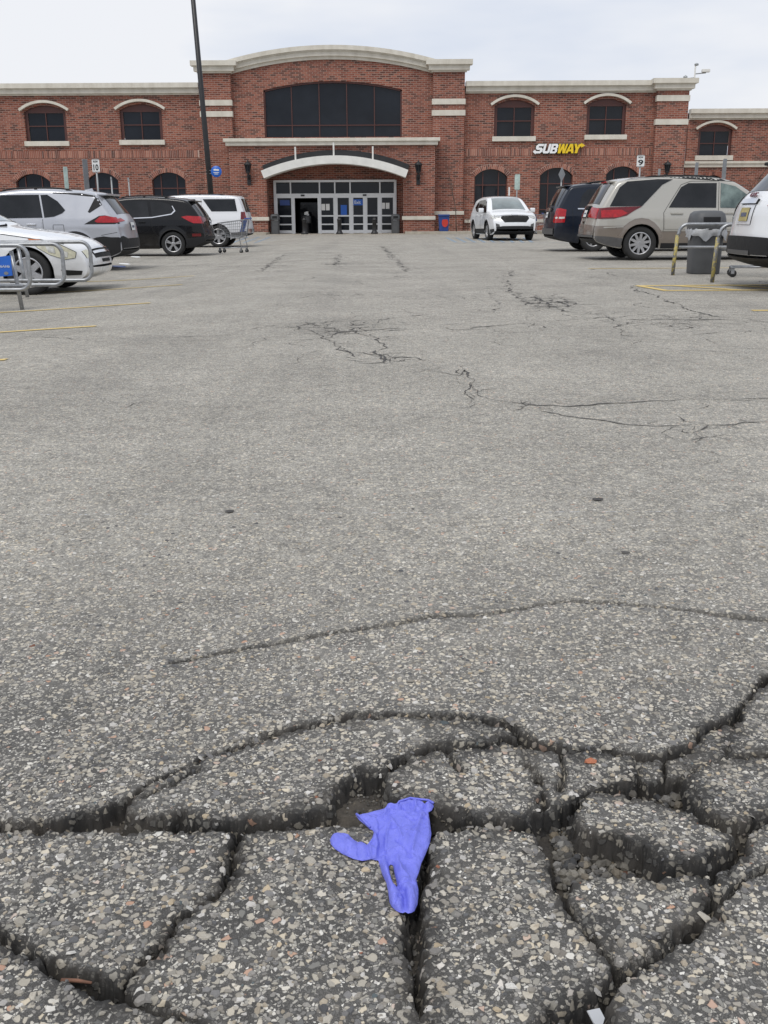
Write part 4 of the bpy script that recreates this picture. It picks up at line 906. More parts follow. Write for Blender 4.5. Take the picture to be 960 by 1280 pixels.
        u.add([(x, sg_*W_*(.8 if (x < .3 or x > s.L-.4) else 1), z) for x, z in zip(xs_, zb_) for sg_ in (-1, 1)], [(2*i, 2*i+1, 2*i+3, 2*i+2) for i in range(39)])
        for cx, Ra, wr in s.arch:
            for sg_ in (-1, 1):
                t = np.linspace(-.25, math.pi+.25, 22); px = cx-(Ra+.004)*np.cos(t); pz = wr+(Ra+.004)*np.sin(t); wo = s.wbase(px, np.maximum(pz, .3))-.012
                v = [(a, sg_*q, b) for a, b, q in zip(px, pz, wo)]+[(a, sg_*(s.S['W']-.34), b) for a, b in zip(px, pz)]; u.add(v, [(i, i+1, 23+i, 22+i) for i in range(21)]); u.add([(cx-Ra, sg_*(s.S['W']-.34), wr-.1), (cx+Ra, sg_*(s.S['W']-.34), wr-.1), (cx+Ra, sg_*(s.S['W']-.34), wr+Ra), (cx-Ra, sg_*(s.S['W']-.34), wr+Ra)], [(0, 1, 2, 3)])
        o = u.build('underbody', 'gap_black', s.root)
        t, r, d = wheel_mesh(*s.S['wheel']); tm = None
        for cx, Ra, wr in s.arch:
            for sg_ in (-1, 1):
                if tm is None:
                    wo_ = t.build('wheel', 'rubber', s.root, True); ri = r.build('rim', s.S.get('rim', 'alloy'), wo_); di = d.build('brake_disc', 'gap_black', wo_); tm = (wo_, ri, di)
                else:
                    wo_ = tm[0].copy(); COL.objects.link(wo_); wo_.parent = s.root
                    for q in tm[1:]: c = q.copy(); COL.objects.link(c); c.parent = wo_
                wo_.location = (cx, sg_*(s.S['W']-.125), wr); wo_.rotation_euler = (0, rng.random()*1.2, 0 if sg_ > 0 else math.pi)
    def side(s, name, poly, mat, off=.010, sides=(1, -1), parent=None, skirt=.012, step=.045):
        if min(q[0] for q in poly) < .005: step = min(step, .02); poly = [(-.05 if q[0] < .005 else q[0], q[1]) for q in poly]
        poly = resamp(poly, .05); v, f = cdt(poly, (), step); a = np.array(v); z = a[:, 1].copy(); k = int(np.argmax(s.T)); eps = np.arange(len(s.T))*1e-7
        xr_ = np.interp(z, np.maximum.accumulate(s.T[:k+1])+eps[:k+1], s.X[:k+1]); xf_ = np.interp(z, np.maximum.accumulate(s.T[k:][::-1])+eps[:len(s.T)-k], s.X[k:][::-1])
        over = np.where((a[:, 0] < s.L/2) & (z > s.topf(np.maximum(a[:, 0], 0))-.002), np.clip(xr_-a[:, 0], 0, .08), 0.)
        a[:, 0] = np.where(z > s.topf(a[:, 0])-.002, np.where(a[:, 0] < s.L/2, np.maximum(a[:, 0], xr_+.001), np.minimum(a[:, 0], xf_-.001)), a[:, 0]); a[:, 0] = np.clip(a[:, 0], 0, s.L); v = [tuple(q) for q in a]
        z = np.minimum(z, s.topf(a[:, 0])-.001); w = s.w(a[:, 0], z)+off; bd = boundary(f); n = len(v); res_ = []
        for sg_ in sides:
            V = [(p[0], sg_*q, zz) for p, q, zz in zip(v, w, z)]+[(p[0], sg_*(q-skirt-off), zz) for p, q, zz in zip(v, w, z)]
            for k_ in np.nonzero(over > .003)[0]:      # carry the patch round the rear corner
                ye = float(s.w(xr_[k_]+.0005, z[k_]))-over[k_]; V[k_] = s.cpt('rear', sg_*ye, float(z[k_]), off); V[n+k_] = s.cpt('rear', sg_*ye, float(z[k_]), -skirt)
            V += [V[k_] for k_ in range(n)]; F = [t if sg_ < 0 else t[::-1] for t in f]+[(2*n+b, 2*n+a_, n+a_, n+b) for a_, b in bd]
            o = mesh(name, V, F, mat, parent or s.root, False); res_.append(o)
            me = o.data; me.polygons.foreach_set('use_smooth', [i < len(f) for i in range(len(me.polygons))]); me.materials.append(M['gap_black']); me.polygons.foreach_set('material_index', [0 if i < len(f) else 1 for i in range(len(me.polygons))])
            bm = bmesh.new(); bm.from_mesh(me); bmesh.ops.recalc_face_normals(bm, faces=bm.faces); bm.to_mesh(me); bm.free()
        return res_
    def cpt(s, end, y, z, off=0.):
        k = int(np.argmax(s.T))
        sl_ = slice(0, k+1) if end == 'rear' else slice(k, len(s.X)); T = s.T[sl_]; X = s.X[sl_]; N = s.N[sl_]; we = s.we[sl_]; bl = s.bl[sl_]
        if end != 'rear': T, X, N, we, bl = T[::-1], X[::-1], N[::-1], we[::-1], bl[::-1]
        Tm = np.maximum.accumulate(T)+np.arange(len(T))*1e-7; it = lambda A: float(np.interp(z, Tm, A))
        x, w, b = it(X), it(we), it(bl); nx, nz = it(N[:, 0]), it(N[:, 1]); v = max(-1, min(1, y/w)); bb = b*(1-abs(v)**2.6)+off
        return (x+nx*bb, v*w if abs(y) > w else y, z+nz*bb)
    def cap(s, end, name, poly, mat, off=.006, parent=None, skirt=.02, mirror=False, step=.06):
        out_ = []
        for mm in ((1, -1) if mirror else (1,)):
            pl = resamp([(y*mm, z) for y, z in poly], .05); v, f = cdt(pl, (), step); bd = boundary(f); n = len(v)
            V = [s.cpt(end, y, z, off) for y, z in v]+[s.cpt(end, y, z, -skirt) for y, z in v]; V += V[:n]; F = list(f)+[(2*n+b, 2*n+a_, n+a_, n+b) for a_, b in bd]
            o = mesh(name, V, F, mat, parent or s.root); me = o.data; me.polygons.foreach_set('use_smooth', [i < len(f) for i in range(len(me.polygons))]); me.materials.append(M['gap_black']); me.polygons.foreach_set('material_index', [0 if i < len(f) else 1 for i in range(len(me.polygons))])
            bm = bmesh.new(); bm.from_mesh(me); bmesh.ops.recalc_face_normals(bm, faces=bm.faces); bm.to_mesh(me); bm.free(); out_.append(o)
        return out_
    def gaps(s, lines, wd_=.009):
        for ln in lines:
            pts = resamp(ln, .04, False)
            for sg_ in (-1, 1):
                v = []; m = MB()
                for i, p in enumerate(pts):
                    a, b = pts[max(0, i-1)], pts[min(len(pts)-1, i+1)]; dx_, dz__ = b[0]-a[0], b[1]-a[1]; l = math.hypot(dx_, dz__)+1e-9; nx, nz = -dz__/l*wd_/2, dx_/l*wd_/2
                    for q in (1, -1): x, z = p[0]+nx*q, p[1]+nz*q; v.append((x, sg_*(float(s.w(x, z))+.0025), z))
                m.add(v, [(2*i, 2*i+1, 2*i+3, 2*i+2) for i in range(len(pts)-1)]); m.build('panel_gap', 'gap_black', s.root)
    def handle(s, x, z, mat, l=.20):
        for sg_ in (1, -1):
            y = float(s.w(x, z)); m = MB().box(x-l/2, x+l/2, sg_*(y-.005), sg_*(y+.035), z-.018, z+.018); m.build('door_handle', mat, s.root, False, .008)
    def door(s, poly, hx, hz, mat, l=.20, paint=None):
        for sg_, o in zip((1, -1), s.side('door', [(a, min(b, max(q[1] for q in poly)-.06)) for a, b in poly], paint or s.paint, .005, skirt=.006, step=.05)):
            y = float(s.w(hx, hz)); MB().box(hx-l/2, hx+l/2, sg_*(y-.005), sg_*(y+.036), hz-.018, hz+.018).build('door_handle', mat, o, False, .008)
    def mirror(s, x, z, mat):
        for sg_ in (1, -1):
            y = float(s.w(x, z)); m = MB(); m.box(x-.08, x+.09, sg_*(y+.06), sg_*(y+.26), z-.02, z+.15); o = m.build('wing_mirror', mat, s.root, True, .035)
            MB().box(x-.01, x+.04, sg_*(y-.03), sg_*(y+.08), z-.01, z+.03).build('mirror_arm', 'car_plastic', o)
    def rails(s, x0, x1, y, mat='car_plastic', r=.016, h=.05):
        for sg_ in (1, -1):
            m = MB(); pts = []
            for x in np.linspace(x0, x1, 12):
                e = 1-abs((x-(x0+x1)/2)/((x1-x0)/2))**8; pts.append((x, sg_*y, float(s.topf(x))-.01+h*e))
            m.tube(pts, r, 8)
            for q in (.08, .5, .92): x = x0+(x1-x0)*q; m.box(x-.03, x+.03, sg_*y-.012, sg_*y+.012, float(s.topf(x))-.06, float(s.topf(x))+h-.005)
            m.build('roof_rail', mat, s.root, True)
    def plate(s, end, z0, z1, mat='sign_white', y0=0., text=None):
        o = s.cap(end, 'number_plate', rectp(y0-.155, y0+.155, z0, z1), mat, .02)[0]; s.cap(end, 'plate_print', rectp(y0-.10, y0+.10, z0+.055, z1-.05), 'ink_plate', .0225, o, .002)
plain('ink_plate', (.10, .11, .16), .6, var=.9, scale=38.)
plain('plate_yellow', (.42, .35, .14), .5, var=.3, scale=12)
def dims(S): return S
PROF = lambda belt, roof, tum=.80: [(.15, .90), (.28, .955), (.45, .985), (.65, 1.), (belt-.18, .995), (belt-.03, .965), (belt, .955), (roof-.06, tum), (roof+.1, tum-.03)]

# --- silver crossover, left row
S = dict(paint='car_silver', L=4.55, W=.925, prof=PROF(1.10, 1.68, .79), arch=((.96, .40, .355), (3.65, .40, .355)), wheel=(.355, .235, .225, 5, 'double'),
 top=[(0, .46), (0, .62), (.03, .80), (.05, .98), (.12, 1.10), (.30, 1.33), (.46, 1.54), (.58, 1.60), (1.0, 1.65), (1.7, 1.685), (2.3, 1.67), (2.75, 1.60), (3.0, 1.50), (3.5, 1.16), (3.68, 1.09), (4.2, 1.02), (4.42, .93), (4.53, .75), (4.55, .5)],
 bot=[(0, .44), (.04, .36), (.3, .27), (.6, .22), (3.9, .22), (4.3, .24), (4.5, .34), (4.55, .46)], cat='car')
p = G(171, 340); c = Car('parked_car', 'silver crossover with black lower cladding parked tail-out in the left row', S, (p.x-.42, 23.0, float(gz(p.x-1, 23))), math.pi)
c.side('side_window', [(1.62, 1.11), (2.55, 1.10), (2.52, 1.57), (1.70, 1.575)], 'car_glass'); c.side('side_window', [(2.62, 1.10), (3.42, 1.10), (3.2, 1.26), (2.85, 1.50), (2.62, 1.57)], 'car_glass'); c.side('quarter_window', [(1.14, 1.26), (1.20, 1.20), (1.38, 1.13), (1.58, 1.11), (1.66, 1.57), (1.52, 1.575), (1.30, 1.44)], 'car_glass')
c.cap('rear', 'rear_window', [(-.56, 1.14), (.56, 1.14), (.50, 1.50), (-.50, 1.50)], 'car_glass')
c.side('pillar_trim', [(.36, 1.36), (.62, 1.20), (.66, 1.22), (.50, 1.52), (1.12, 1.585), (1.4, 1.60), (1.4, 1.622), (.8, 1.60), (.47, 1.545)], 'car_plastic', .004)
t = c.side('tail_lamp_surround', [(-.0, 1.06), (.30, 1.15), (.42, 1.14), (.74, .97), (-.0, .97)], 'car_plastic', .006); c.side('tail_lamp', [(.0, 1.07), (.28, 1.145), (.40, 1.13), (.52, 1.03), (.46, 1.0), (.12, 1.0), (.0, 1.0)], 'tail_red', .012)
c.cap('rear', 'tail_lamp', [(.42, 1.0), (.95, 1.0), (.95, 1.07), (.55, 1.06)], 'tail_red', .012, mirror=True); c.cap('rear', 'bumper_cladding', [(-.86, .47), (.9, .47), (.9, .70), (.70, .72), (.5, .66), (-.5, .66), (-.70, .72), (-.9, .70)], 'car_plastic', .008); c.plate('rear', .82, .97)
c.side('cladding', [(-.03, .47), (.05, .38), (.3, .28), (.60, .26), (.56, .38), (.58, .50), (.66, .64), (.5, .70), (.35, .72), (.2, .70), (-.03, .70)], 'car_plastic', .009)
def arch_trim(c, w=.06, mat='car_plastic'):
    for cx, Ra, wr in c.arch:
        t = np.linspace(-.25, math.pi+.25, 24); c.side('wheel_arch_trim', [(cx-(Ra+w)*math.cos(a), wr+(Ra+w)*math.sin(a)) for a in t]+[(cx-(Ra+.002)*math.cos(a), wr+(Ra+.002)*math.sin(a)) for a in t[::-1]], mat, .010)
arch_trim(c, .075); c.side('sill_cladding', [(1.42, .25), (3.2, .25), (3.2, .40), (1.42, .40)], 'car_plastic', .010)
c.gaps([[(1.62, 1.08), (1.60, .75), (1.50, .62), (1.46, .42)], [(2.58, 1.57), (2.58, .42)], [(3.35, 1.10), (3.32, .5)], [(1.18, .96), (1.40, .96), (1.41, .80), (1.40, .78), (1.19, .78), (1.17, .80), (1.18, .96)], [(.06, .80), (.40, .74)]]); c.door([(1.64, 1.07), (2.56, 1.06), (2.56, .43), (1.50, .43), (1.54, .62), (1.63, .75)], 1.86, .97, 'chrome'); c.door([(2.60, 1.06), (3.33, 1.06), (3.30, .43), (2.60, .43)], 2.78, .97, 'chrome'); c.mirror(3.25, 1.10, 'car_silver')
c.rails(1.0, 2.6, .60); MB().add([(.72, -.02, 1.63), (.72, .02, 1.63), (1.0, -.05, 1.65), (1.0, .05, 1.65), (.76, 0, 1.72), (.9, 0, 1.69)], [(0, 1, 4), (0, 4, 5, 2), (1, 3, 5, 4), (2, 5, 3)]).build('antenna_fin', 'car_silver', c.root)
MB().box(.30, .62, -.60, .60, 1.555, 1.60).build('spoiler', 'car_silver', c.root, False, .018)

# --- black crossover, left row
S = dict(paint='car_black', L=4.5, W=.92, prof=PROF(1.06, 1.67, .79), arch=((.93, .395, .35), (3.6, .395, .35)), wheel=(.35, .235, .225, 5, 'double'),
 top=[(0, .46), (.0, .64), (.05, .86), (.10, 1.05), (.22, 1.25), (.40, 1.48), (.52, 1.575), (.9, 1.63), (1.6, 1.67), (2.3, 1.655), (2.7, 1.58), (2.95, 1.48), (3.45, 1.16), (3.62, 1.08), (4.15, .98), (4.38, .88), (4.48, .72), (4.5, .5)],
 bot=[(0, .44), (.05, .36), (.3, .26), (.6, .21), (3.9, .21), (4.25, .24), (4.46, .34), (4.5, .46)])
p = G(270, 321); c = Car('parked_car', 'black crossover with silver wheels parked tail-out in the left row', S, (p.x-.46, 31.2, float(gz(p.x-1, 31))), math.pi)
c.side('quarter_window', [(.86, 1.30), (.92, 1.20), (1.12, 1.15), (1.50, 1.11), (1.56, 1.55), (1.25, 1.53), (1.0, 1.46)], 'car_glass'); c.side('side_window', [(1.58, 1.10), (2.48, 1.06), (2.46, 1.55), (1.64, 1.555)], 'car_glass'); c.side('side_window', [(2.56, 1.06), (3.45, 1.04), (3.2, 1.22), (2.85, 1.46), (2.56, 1.55)], 'car_glass_light')
c.cap('rear', 'rear_window', [(-.58, 1.10), (.58, 1.10), (.50, 1.50), (-.50, 1.50)], 'car_glass'); c.side('tail_lamp', [(.0, 1.08), (.10, 1.12), (.50, 1.14), (.66, 1.11), (.44, .99), (.30, .93), (.0, .92)], 'tail_red', .010); c.cap('rear', 'tail_lamp', [(.42, .98), (.95, .92), (.95, 1.09), (.46, 1.06)], 'tail_dark', .012, mirror=True)
c.side('window_trim', [(.82, 1.275), (.93, 1.175), (1.5, 1.085), (3.5, 1.01), (3.5, 1.035), (1.5, 1.112), (.95, 1.20), (.86, 1.29), (.93, 1.42), (.905, 1.42)], 'chrome', .014)
c.side('bumper_cladding', [(-.02, .47), (.06, .38), (.3, .27), (.58, .23), (.54, .36), (.56, .50), (-.02, .56)], 'car_plastic', .010); c.side('bumper_reflector', [(.10, .56), (.36, .56), (.36, .64), (.10, .64)], 'tail_dark', .012); c.cap('rear', 'bumper_cladding', [(-.9, .47), (.9, .47), (.9, .56), (-.9, .56)], 'car_plastic', .014); c.plate('rear', .84, .98)
arch_trim(c, .04); c.gaps([[(1.54, 1.10), (1.50, .75), (1.38, .6), (1.34, .36)], [(2.52, 1.55), (2.52, .36)], [(3.38, 1.06), (3.35, .4)]]); c.door([(1.57, 1.05), (2.50, 1.02), (2.50, .37), (1.38, .37), (1.42, .6), (1.53, .75)], 1.80, .96, 'car_black'); c.door([(2.54, 1.02), (3.36, 1.0), (3.33, .38), (2.54, .37)], 2.72, .95, 'car_black'); c.mirror(3.2, 1.06, 'car_black'); c.rails(1.0, 2.5, .60)
MB().box(.28, .58, -.60, .60, 1.525, 1.57).build('spoiler', 'car_black', c.root, False, .018)

# --- white full-size wagon, left row
S = dict(paint='car_white2', L=5.15, W=1.01, prof=PROF(1.18, 1.9, .84), arch=((1.08, .46, .40), (4.1, .46, .40)), wheel=(.40, .28, .26, 6, 'thick'), r=.08,
 top=[(0, .50), (.0, .72), (.05, .95), (.08, 1.18), (.16, 1.45), (.27, 1.75), (.36, 1.83), (.8, 1.87), (1.8, 1.89), (2.7, 1.87), (3.1, 1.80), (3.65, 1.30), (3.8, 1.24), (4.8, 1.16), (5.05, 1.05), (5.14, .8), (5.15, .5)],
 bot=[(0, .48), (.05, .42), (.4, .34), (.8, .28), (4.6, .28), (4.95, .30), (5.12, .4), (5.15, .48)], tr=(.5, .04))
p = G(313, 308); c = Car('parked_car', 'big white full-size wagon parked tail-out farthest along the left row', S, (p.x, 40.0, float(gz(p.x-1, 40))), math.pi)
c.side('quarter_window', [(.34, 1.30), (1.30, 1.30), (1.62, 1.74), (.42, 1.74)], 'car_glass'); c.side('side_window', [(1.75, 1.28), (2.6, 1.26), (2.6, 1.73), (1.9, 1.74)], 'car_glass'); c.side('side_window', [(2.7, 1.26), (3.6, 1.25), (3.3, 1.54), (3.06, 1.72), (2.7, 1.73)], 'car_glass')
c.side('tail_lamp', [(.0, 1.28), (.20, 1.28), (.22, .92), (.0, .92)], 'tail_dark', .010); c.cap('rear', 'tail_lamp', [(.80, .92), (1.05, .92), (1.05, 1.28), (.80, 1.28)], 'tail_red', .012, mirror=True); c.cap('rear', 'rear_window', [(-.66, 1.25), (.66, 1.25), (.60, 1.72), (-.60, 1.72)], 'car_glass')
c.side('bumper_lower', [(-.02, .51), (.06, .44), (.4, .36), (.58, .34), (.6, .52), (-.02, .60)], 'car_plastic_grey', .010); c.cap('rear', 'bumper_step', [(-.88, .52), (.88, .52), (.88, .66), (-.88, .66)], 'chrome', .02); c.plate('rear', .95, 1.10)
arch_trim(c, .03, 'car_white2'); c.gaps([[(1.68, 1.74), (1.66, .9), (1.55, .7), (1.5, .4)], [(2.66, 1.74), (2.66, .4)]]); c.door([(1.70, 1.24), (2.64, 1.22), (2.64, .42), (1.56, .42), (1.6, .7), (1.69, .9)], 1.9, 1.10, 'chrome'); c.door([(2.68, 1.22), (3.5, 1.20), (3.48, .42), (2.68, .42)], 2.86, 1.10, 'chrome'); c.mirror(3.4, 1.25, 'car_white2'); c.rails(.8, 2.7, .68)

# --- white saloon nose-out, nearest on the left
S = dict(low='car_white', paint='car_white', L=4.8, W=.905, prof=PROF(.92, 1.44, .74), arch=((1.05, .375, .325), (3.95, .375, .325)), wheel=(.325, .222, .215, 6, 'thick'), r=.06, bulge=(.035, .10), tf=(1.2, .20),
 top=[(0, .45), (.0, .62), (.03, .88), (.15, .98), (.65, 1.04), (1.25, 1.34), (1.6, 1.43), (2.1, 1.455), (2.5, 1.40), (2.8, 1.28), (3.35, .99), (3.5, .945), (4.1, .87), (4.45, .79), (4.66, .69), (4.75, .58), (4.79, .5), (4.8, .40)],
 bot=[(0, .43), (.05, .34), (.4, .24), (.7, .20), (4.25, .18), (4.6, .19), (4.76, .26), (4.8, .39)])
p = G(45, 375.5); wx = p.x; Yn = 15.2; wx = P(43, 346, Yn).x
c = Car('parked_car', 'white saloon parked nose-out behind the left cart corral', S, (wx-4.05, Yn+.905, float(gz(wx, 15.8))), 0)
c.side('side_window', [(2.15, .93), (3.18, .90), (3.0, 1.02), (2.55, 1.30), (2.15, 1.36)], 'car_glass'); c.side('side_window', [(1.2, .98), (2.08, .93), (2.08, 1.36), (1.6, 1.33)], 'car_glass'); c.cap('front', 'windscreen', [(-.60, 1.01), (.60, 1.01), (.50, 1.37), (-.50, 1.37)], 'windscreen')
c.side('head_lamp', [(4.02, .80), (4.18, .795), (4.45, .72), (4.66, .61), (4.64, .53), (4.50, .51), (4.30, .58), (4.14, .68)], 'lamp_yellowed', .010); c.side('indicator', [(4.00, .81), (4.17, .80), (4.25, .735), (4.10, .72)], 'lamp_amber', .0125, step=.03); c.cap('front', 'head_lamp', [(.50, .52), (.76, .52), (.74, .62), (.55, .62)], 'lamp_yellowed', .010, mirror=True)
c.cap('front', 'grille', [(-.42, .50), (.42, .50), (.46, .60), (-.46, .60)], 'gap_black', .012); c.cap('front', 'grille_bar', [(-.44, .545), (.44, .545), (.45, .575), (-.45, .575)], 'chrome', .022); c.cap('front', 'grille_bar', [(-.47, .598), (.47, .598), (.47, .618), (-.47, .618)], 'chrome', .02)
c.gaps([[(4.02, .80), (4.18, .795), (4.45, .72), (4.66, .61), (4.64, .53), (4.50, .51), (4.30, .58), (4.14, .68), (4.02, .80)]], .014); c.side('lamp_reflector', [(4.24, .71), (4.36, .69), (4.38, .60), (4.28, .62)], 'lamp_clear', .016, step=.03); c.side('lamp_reflector', [(4.44, .66), (4.55, .61), (4.54, .54), (4.45, .55)], 'lamp_clear', .016, step=.03); c.side('lower_intake', [(4.42, .36), (4.72, .34), (4.70, .28), (4.50, .275)], 'gap_black', .006, step=.03); c.cap('front', 'plate_mount', [(-.2, .44), (.2, .44), (.2, .48), (-.2, .48)], 'gap_black', .01)
c.gaps([[(3.25, .90), (3.28, .6), (3.22, .3)], [(2.12, 1.36), (2.12, .3)], [(3.45, .90), (4.0, .82), (4.5, .73)]]); c.door([(2.14, .90), (3.23, .88), (3.26, .6), (3.20, .32), (2.14, .32)], 2.35, .80, 'car_white'); c.door([(1.44, .94), (2.10, .91), (2.10, .32), (1.50, .32)], 1.62, .82, 'car_white'); c.mirror(2.98, .93, 'car_white'); MB().tube([(3.42, -.5, 1.0), (3.30, -.1, 1.05), (3.28, .3, 1.06)], .012, 6).build('wiper', 'gap_black', c.root); MB().tube([(3.46, -.62, .985), (3.52, -.35, 1.0), (3.42, -.1, 1.01)], .014, 6).build('wiper', 'gap_black', c.root)

# --- white crossover facing us
S = dict(paint='car_white', L=4.65, W=.92, prof=PROF(1.06, 1.66, .76), arch=((1.0, .395, .35), (3.70, .395, .35)), wheel=(.35, .235, .225, 5, 'double'), bulge=(.035, .14), tf=(1.0, .12),
 top=[(0, .46), (.0, .64), (.05, .9), (.12, 1.05), (.45, 1.48), (.6, 1.57), (1.0, 1.62), (1.7, 1.66), (2.3, 1.64), (2.7, 1.57), (3.0, 1.44), (3.45, 1.16), (3.6, 1.10), (4.15, 1.03), (4.45, .93), (4.58, .78), (4.64, .6), (4.65, .42)],
 bot=[(0, .44), (.05, .36), (.3, .26), (.6, .21), (4.0, .21), (4.4, .23), (4.6, .3), (4.65, .38)])
p = G(641, 301); yaw = -math.pi/2+R(6)
c = Car('parked_car', 'white crossover facing the camera near the store entrance', S, (p.x-math.sin(R(6))*4.6+.06, p.y+4.62, 0), yaw)
c.cap('front', 'windscreen', [(-.66, 1.13), (.66, 1.13), (.54, 1.57), (-.54, 1.57)], 'windscreen'); c.cap('front', 'grille', [(-.42, .66), (.42, .66), (.56, .80), (.52, .86), (-.52, .86), (-.56, .80)], 'gap_black', .012)
c.cap('front', 'grille_bar', [(-.78, .875), (.78, .875), (.78, .905), (-.78, .905)], 'chrome', .016); c.cap('front', 'badge', [(-.12, .86), (.12, .86), (.12, .90), (-.12, .90)], 'chrome', .03)
c.cap('front', 'head_lamp', [(.58, .84), (.82, .80), (.84, .96), (.66, .93), (.56, .88)], 'lamp_clear', .014, mirror=True); c.side('head_lamp', [(4.22, .97), (4.50, .90), (4.55, .80), (4.38, .83)], 'lamp_clear', .010, step=.03)
c.cap('front', 'fog_lamp', [(.60, .52), (.78, .52), (.78, .66), (.62, .60)], 'car_plastic_grey', .012, mirror=True); c.cap('front', 'bumper_cladding', [(-.80, .43), (.80, .43), (.80, .50), (.5, .54), (-.5, .54), (-.80, .50)], 'car_plastic', .016)
c.side('cladding', [(4.2, .24), (4.62, .36), (4.62, .45), (4.2, .42)], 'car_plastic', .010, step=.04); c.side('sill_cladding', [(1.46, .24), (3.24, .24), (3.24, .44), (1.46, .42)], 'car_plastic', .010); arch_trim(c, .05)
c.side('side_window', [(2.5, 1.06), (3.45, 1.05), (3.2, 1.22), (2.85, 1.46), (2.5, 1.54)], 'car_glass'); c.side('side_window', [(1.5, 1.09), (2.42, 1.06), (2.42, 1.545), (1.6, 1.53)], 'car_glass'); c.side('quarter_window', [(.9, 1.26), (1.42, 1.1), (1.5, 1.52), (1.2, 1.48)], 'car_glass')
c.gaps([[(2.46, 1.54), (2.46, .4)], [(3.35, 1.06), (3.32, .4)], [(1.46, 1.08), (1.44, .7)]]); c.door([(2.48, 1.03), (3.33, 1.02), (3.30, .46), (2.48, .46)], 2.65, .97, 'car_white'); c.door([(1.48, 1.05), (2.44, 1.03), (2.44, .46), (1.48, .46)], 1.7, .97, 'car_white'); c.mirror(3.15, 1.07, 'car_white')

# --- navy minivan, right row
S = dict(paint='car_navy', L=5.1, W=.98, prof=PROF(1.10, 1.75, .84), arch=((1.05, .395, .345), (4.1, .395, .345)), wheel=(.345, .215, .225, 7, 'thin'), r=.08,
 top=[(0, .44), (.0, .62), (.04, .85), (.08, 1.08), (.22, 1.38), (.36, 1.62), (.46, 1.69), (.9, 1.73), (1.9, 1.75), (2.8, 1.73), (3.3, 1.62), (4.0, 1.18), (4.2, 1.1), (4.7, .98), (4.95, .85), (5.08, .65), (5.1, .45)],
 bot=[(0, .42), (.05, .34), (.4, .26), (.7, .2), (4.6, .2), (4.9, .24), (5.07, .34), (5.1, .42)], tr=(.5, .05))
Yn = 27.6; xr = P(682, 290, Yn+1.5).x
c = Car('parked_car', 'dark navy minivan parked tail-out in the right row beyond the beige one', S, (xr, Yn+.98, 0), 0)
c.side('quarter_window', [(.62, 1.13), (1.62, 1.12), (1.62, 1.60), (.86, 1.60), (.72, 1.45)], 'car_glass'); c.side('side_window', [(1.75, 1.11), (2.8, 1.10), (2.8, 1.60), (1.75, 1.61)], 'car_glass'); c.side('side_window', [(2.9, 1.10), (3.9, 1.10), (3.5, 1.38), (3.2, 1.58), (2.9, 1.60)], 'car_glass_light')
c.side('window_trim', [(.60, 1.09), (3.9, 1.06), (3.9, 1.085), (.60, 1.12)], 'chrome', .014); c.side('tail_lamp', [(.0, 1.10), (.14, 1.12), (.30, 1.08), (.26, .76), (.0, .74)], 'tail_red', .010); c.cap('rear', 'tail_lamp', [(.74, .76), (1.0, .74), (1.0, 1.10), (.78, 1.08)], 'tail_red', .012, mirror=True); c.side('reverse_lamp', [(.01, .90), (.26, .90), (.25, .85), (.01, .85)], 'lamp_clear', .0125, step=.04)
c.cap('rear', 'rear_window', [(-.70, 1.16), (.70, 1.16), (.62, 1.62), (-.62, 1.62)], 'car_glass'); c.cap('rear', 'tailgate_garnish', [(-.45, 1.02), (.45, 1.02), (.45, 1.09), (-.45, 1.09)], 'chrome', .03); c.cap('rear', 'bumper_cladding', [(-.98, .45), (.98, .45), (.98, .60), (-.98, .60)], 'car_plastic_grey', .03); c.plate('rear', .86, 1.0)
c.gaps([[(.46, 1.1), (.5, .5)], [(1.68, 1.6), (1.68, .34)], [(2.85, 1.6), (2.85, .34)], [(.55, 1.05), (2.85, 1.03)]]); c.door([(1.70, 1.05), (2.83, 1.04), (2.83, .36), (1.70, .36)], 1.9, .96, 'car_navy'); c.door([(2.87, 1.04), (3.68, 1.03), (3.64, .36), (2.87, .36)], 3.05, .96, 'car_navy'); c.mirror(3.7, 1.10, 'car_navy'); c.rails(.8, 2.8, .64, r=.02, h=.07); arch_trim(c, .02, 'car_navy')
MB().box(.26, .60, -.66, .66, 1.665, 1.70).build('spoiler', 'car_navy', c.root, False, .015)

# --- beige and taupe crossover, right row
S = dict(paint='car_beige', L=4.74, W=.935, prof=PROF(1.06, 1.72, .83), arch=((.98, .40, .355), (3.83, .40, .355)), wheel=(.355, .235, .225, 10, 'thin'), r=.08,
 top=[(0, .48), (.0, .62), (.04, .80), (.08, 1.02), (.20, 1.24), (.40, 1.56), (.50, 1.64), (.75, 1.68), (1.5, 1.72), (2.4, 1.71), (2.8, 1.65), (3.05, 1.56), (3.62, 1.16), (3.8, 1.08), (4.35, .98), (4.6, .85), (4.72, .66), (4.74, .5)],
 bot=[(0, .46), (.05, .38), (.35, .29), (.62, .24), (4.1, .24), (4.5, .28), (4.7, .38), (4.74, .46)], tr=(.55, .06))
Yn = 22.1; wx = P(800, 308, Yn).x
c = Car('parked_car', 'beige crossover with taupe lower body parked tail-out behind the grey litter bin', S, (wx-.98, Yn+.935, .0), 0)
c.side('quarter_window', [(.30, 1.12), (.98, 1.12), (1.40, 1.55), (1.62, 1.66), (1.3, 1.665), (.66, 1.62), (.50, 1.50)], 'car_glass'); c.side('side_window', [(1.55, 1.09), (2.55, 1.08), (2.55, 1.58), (1.95, 1.58), (1.80, 1.50)], 'car_glass'); c.side('side_window', [(2.64, 1.08), (3.55, 1.06), (3.35, 1.24), (2.95, 1.51), (2.64, 1.58)], 'car_glass_light')
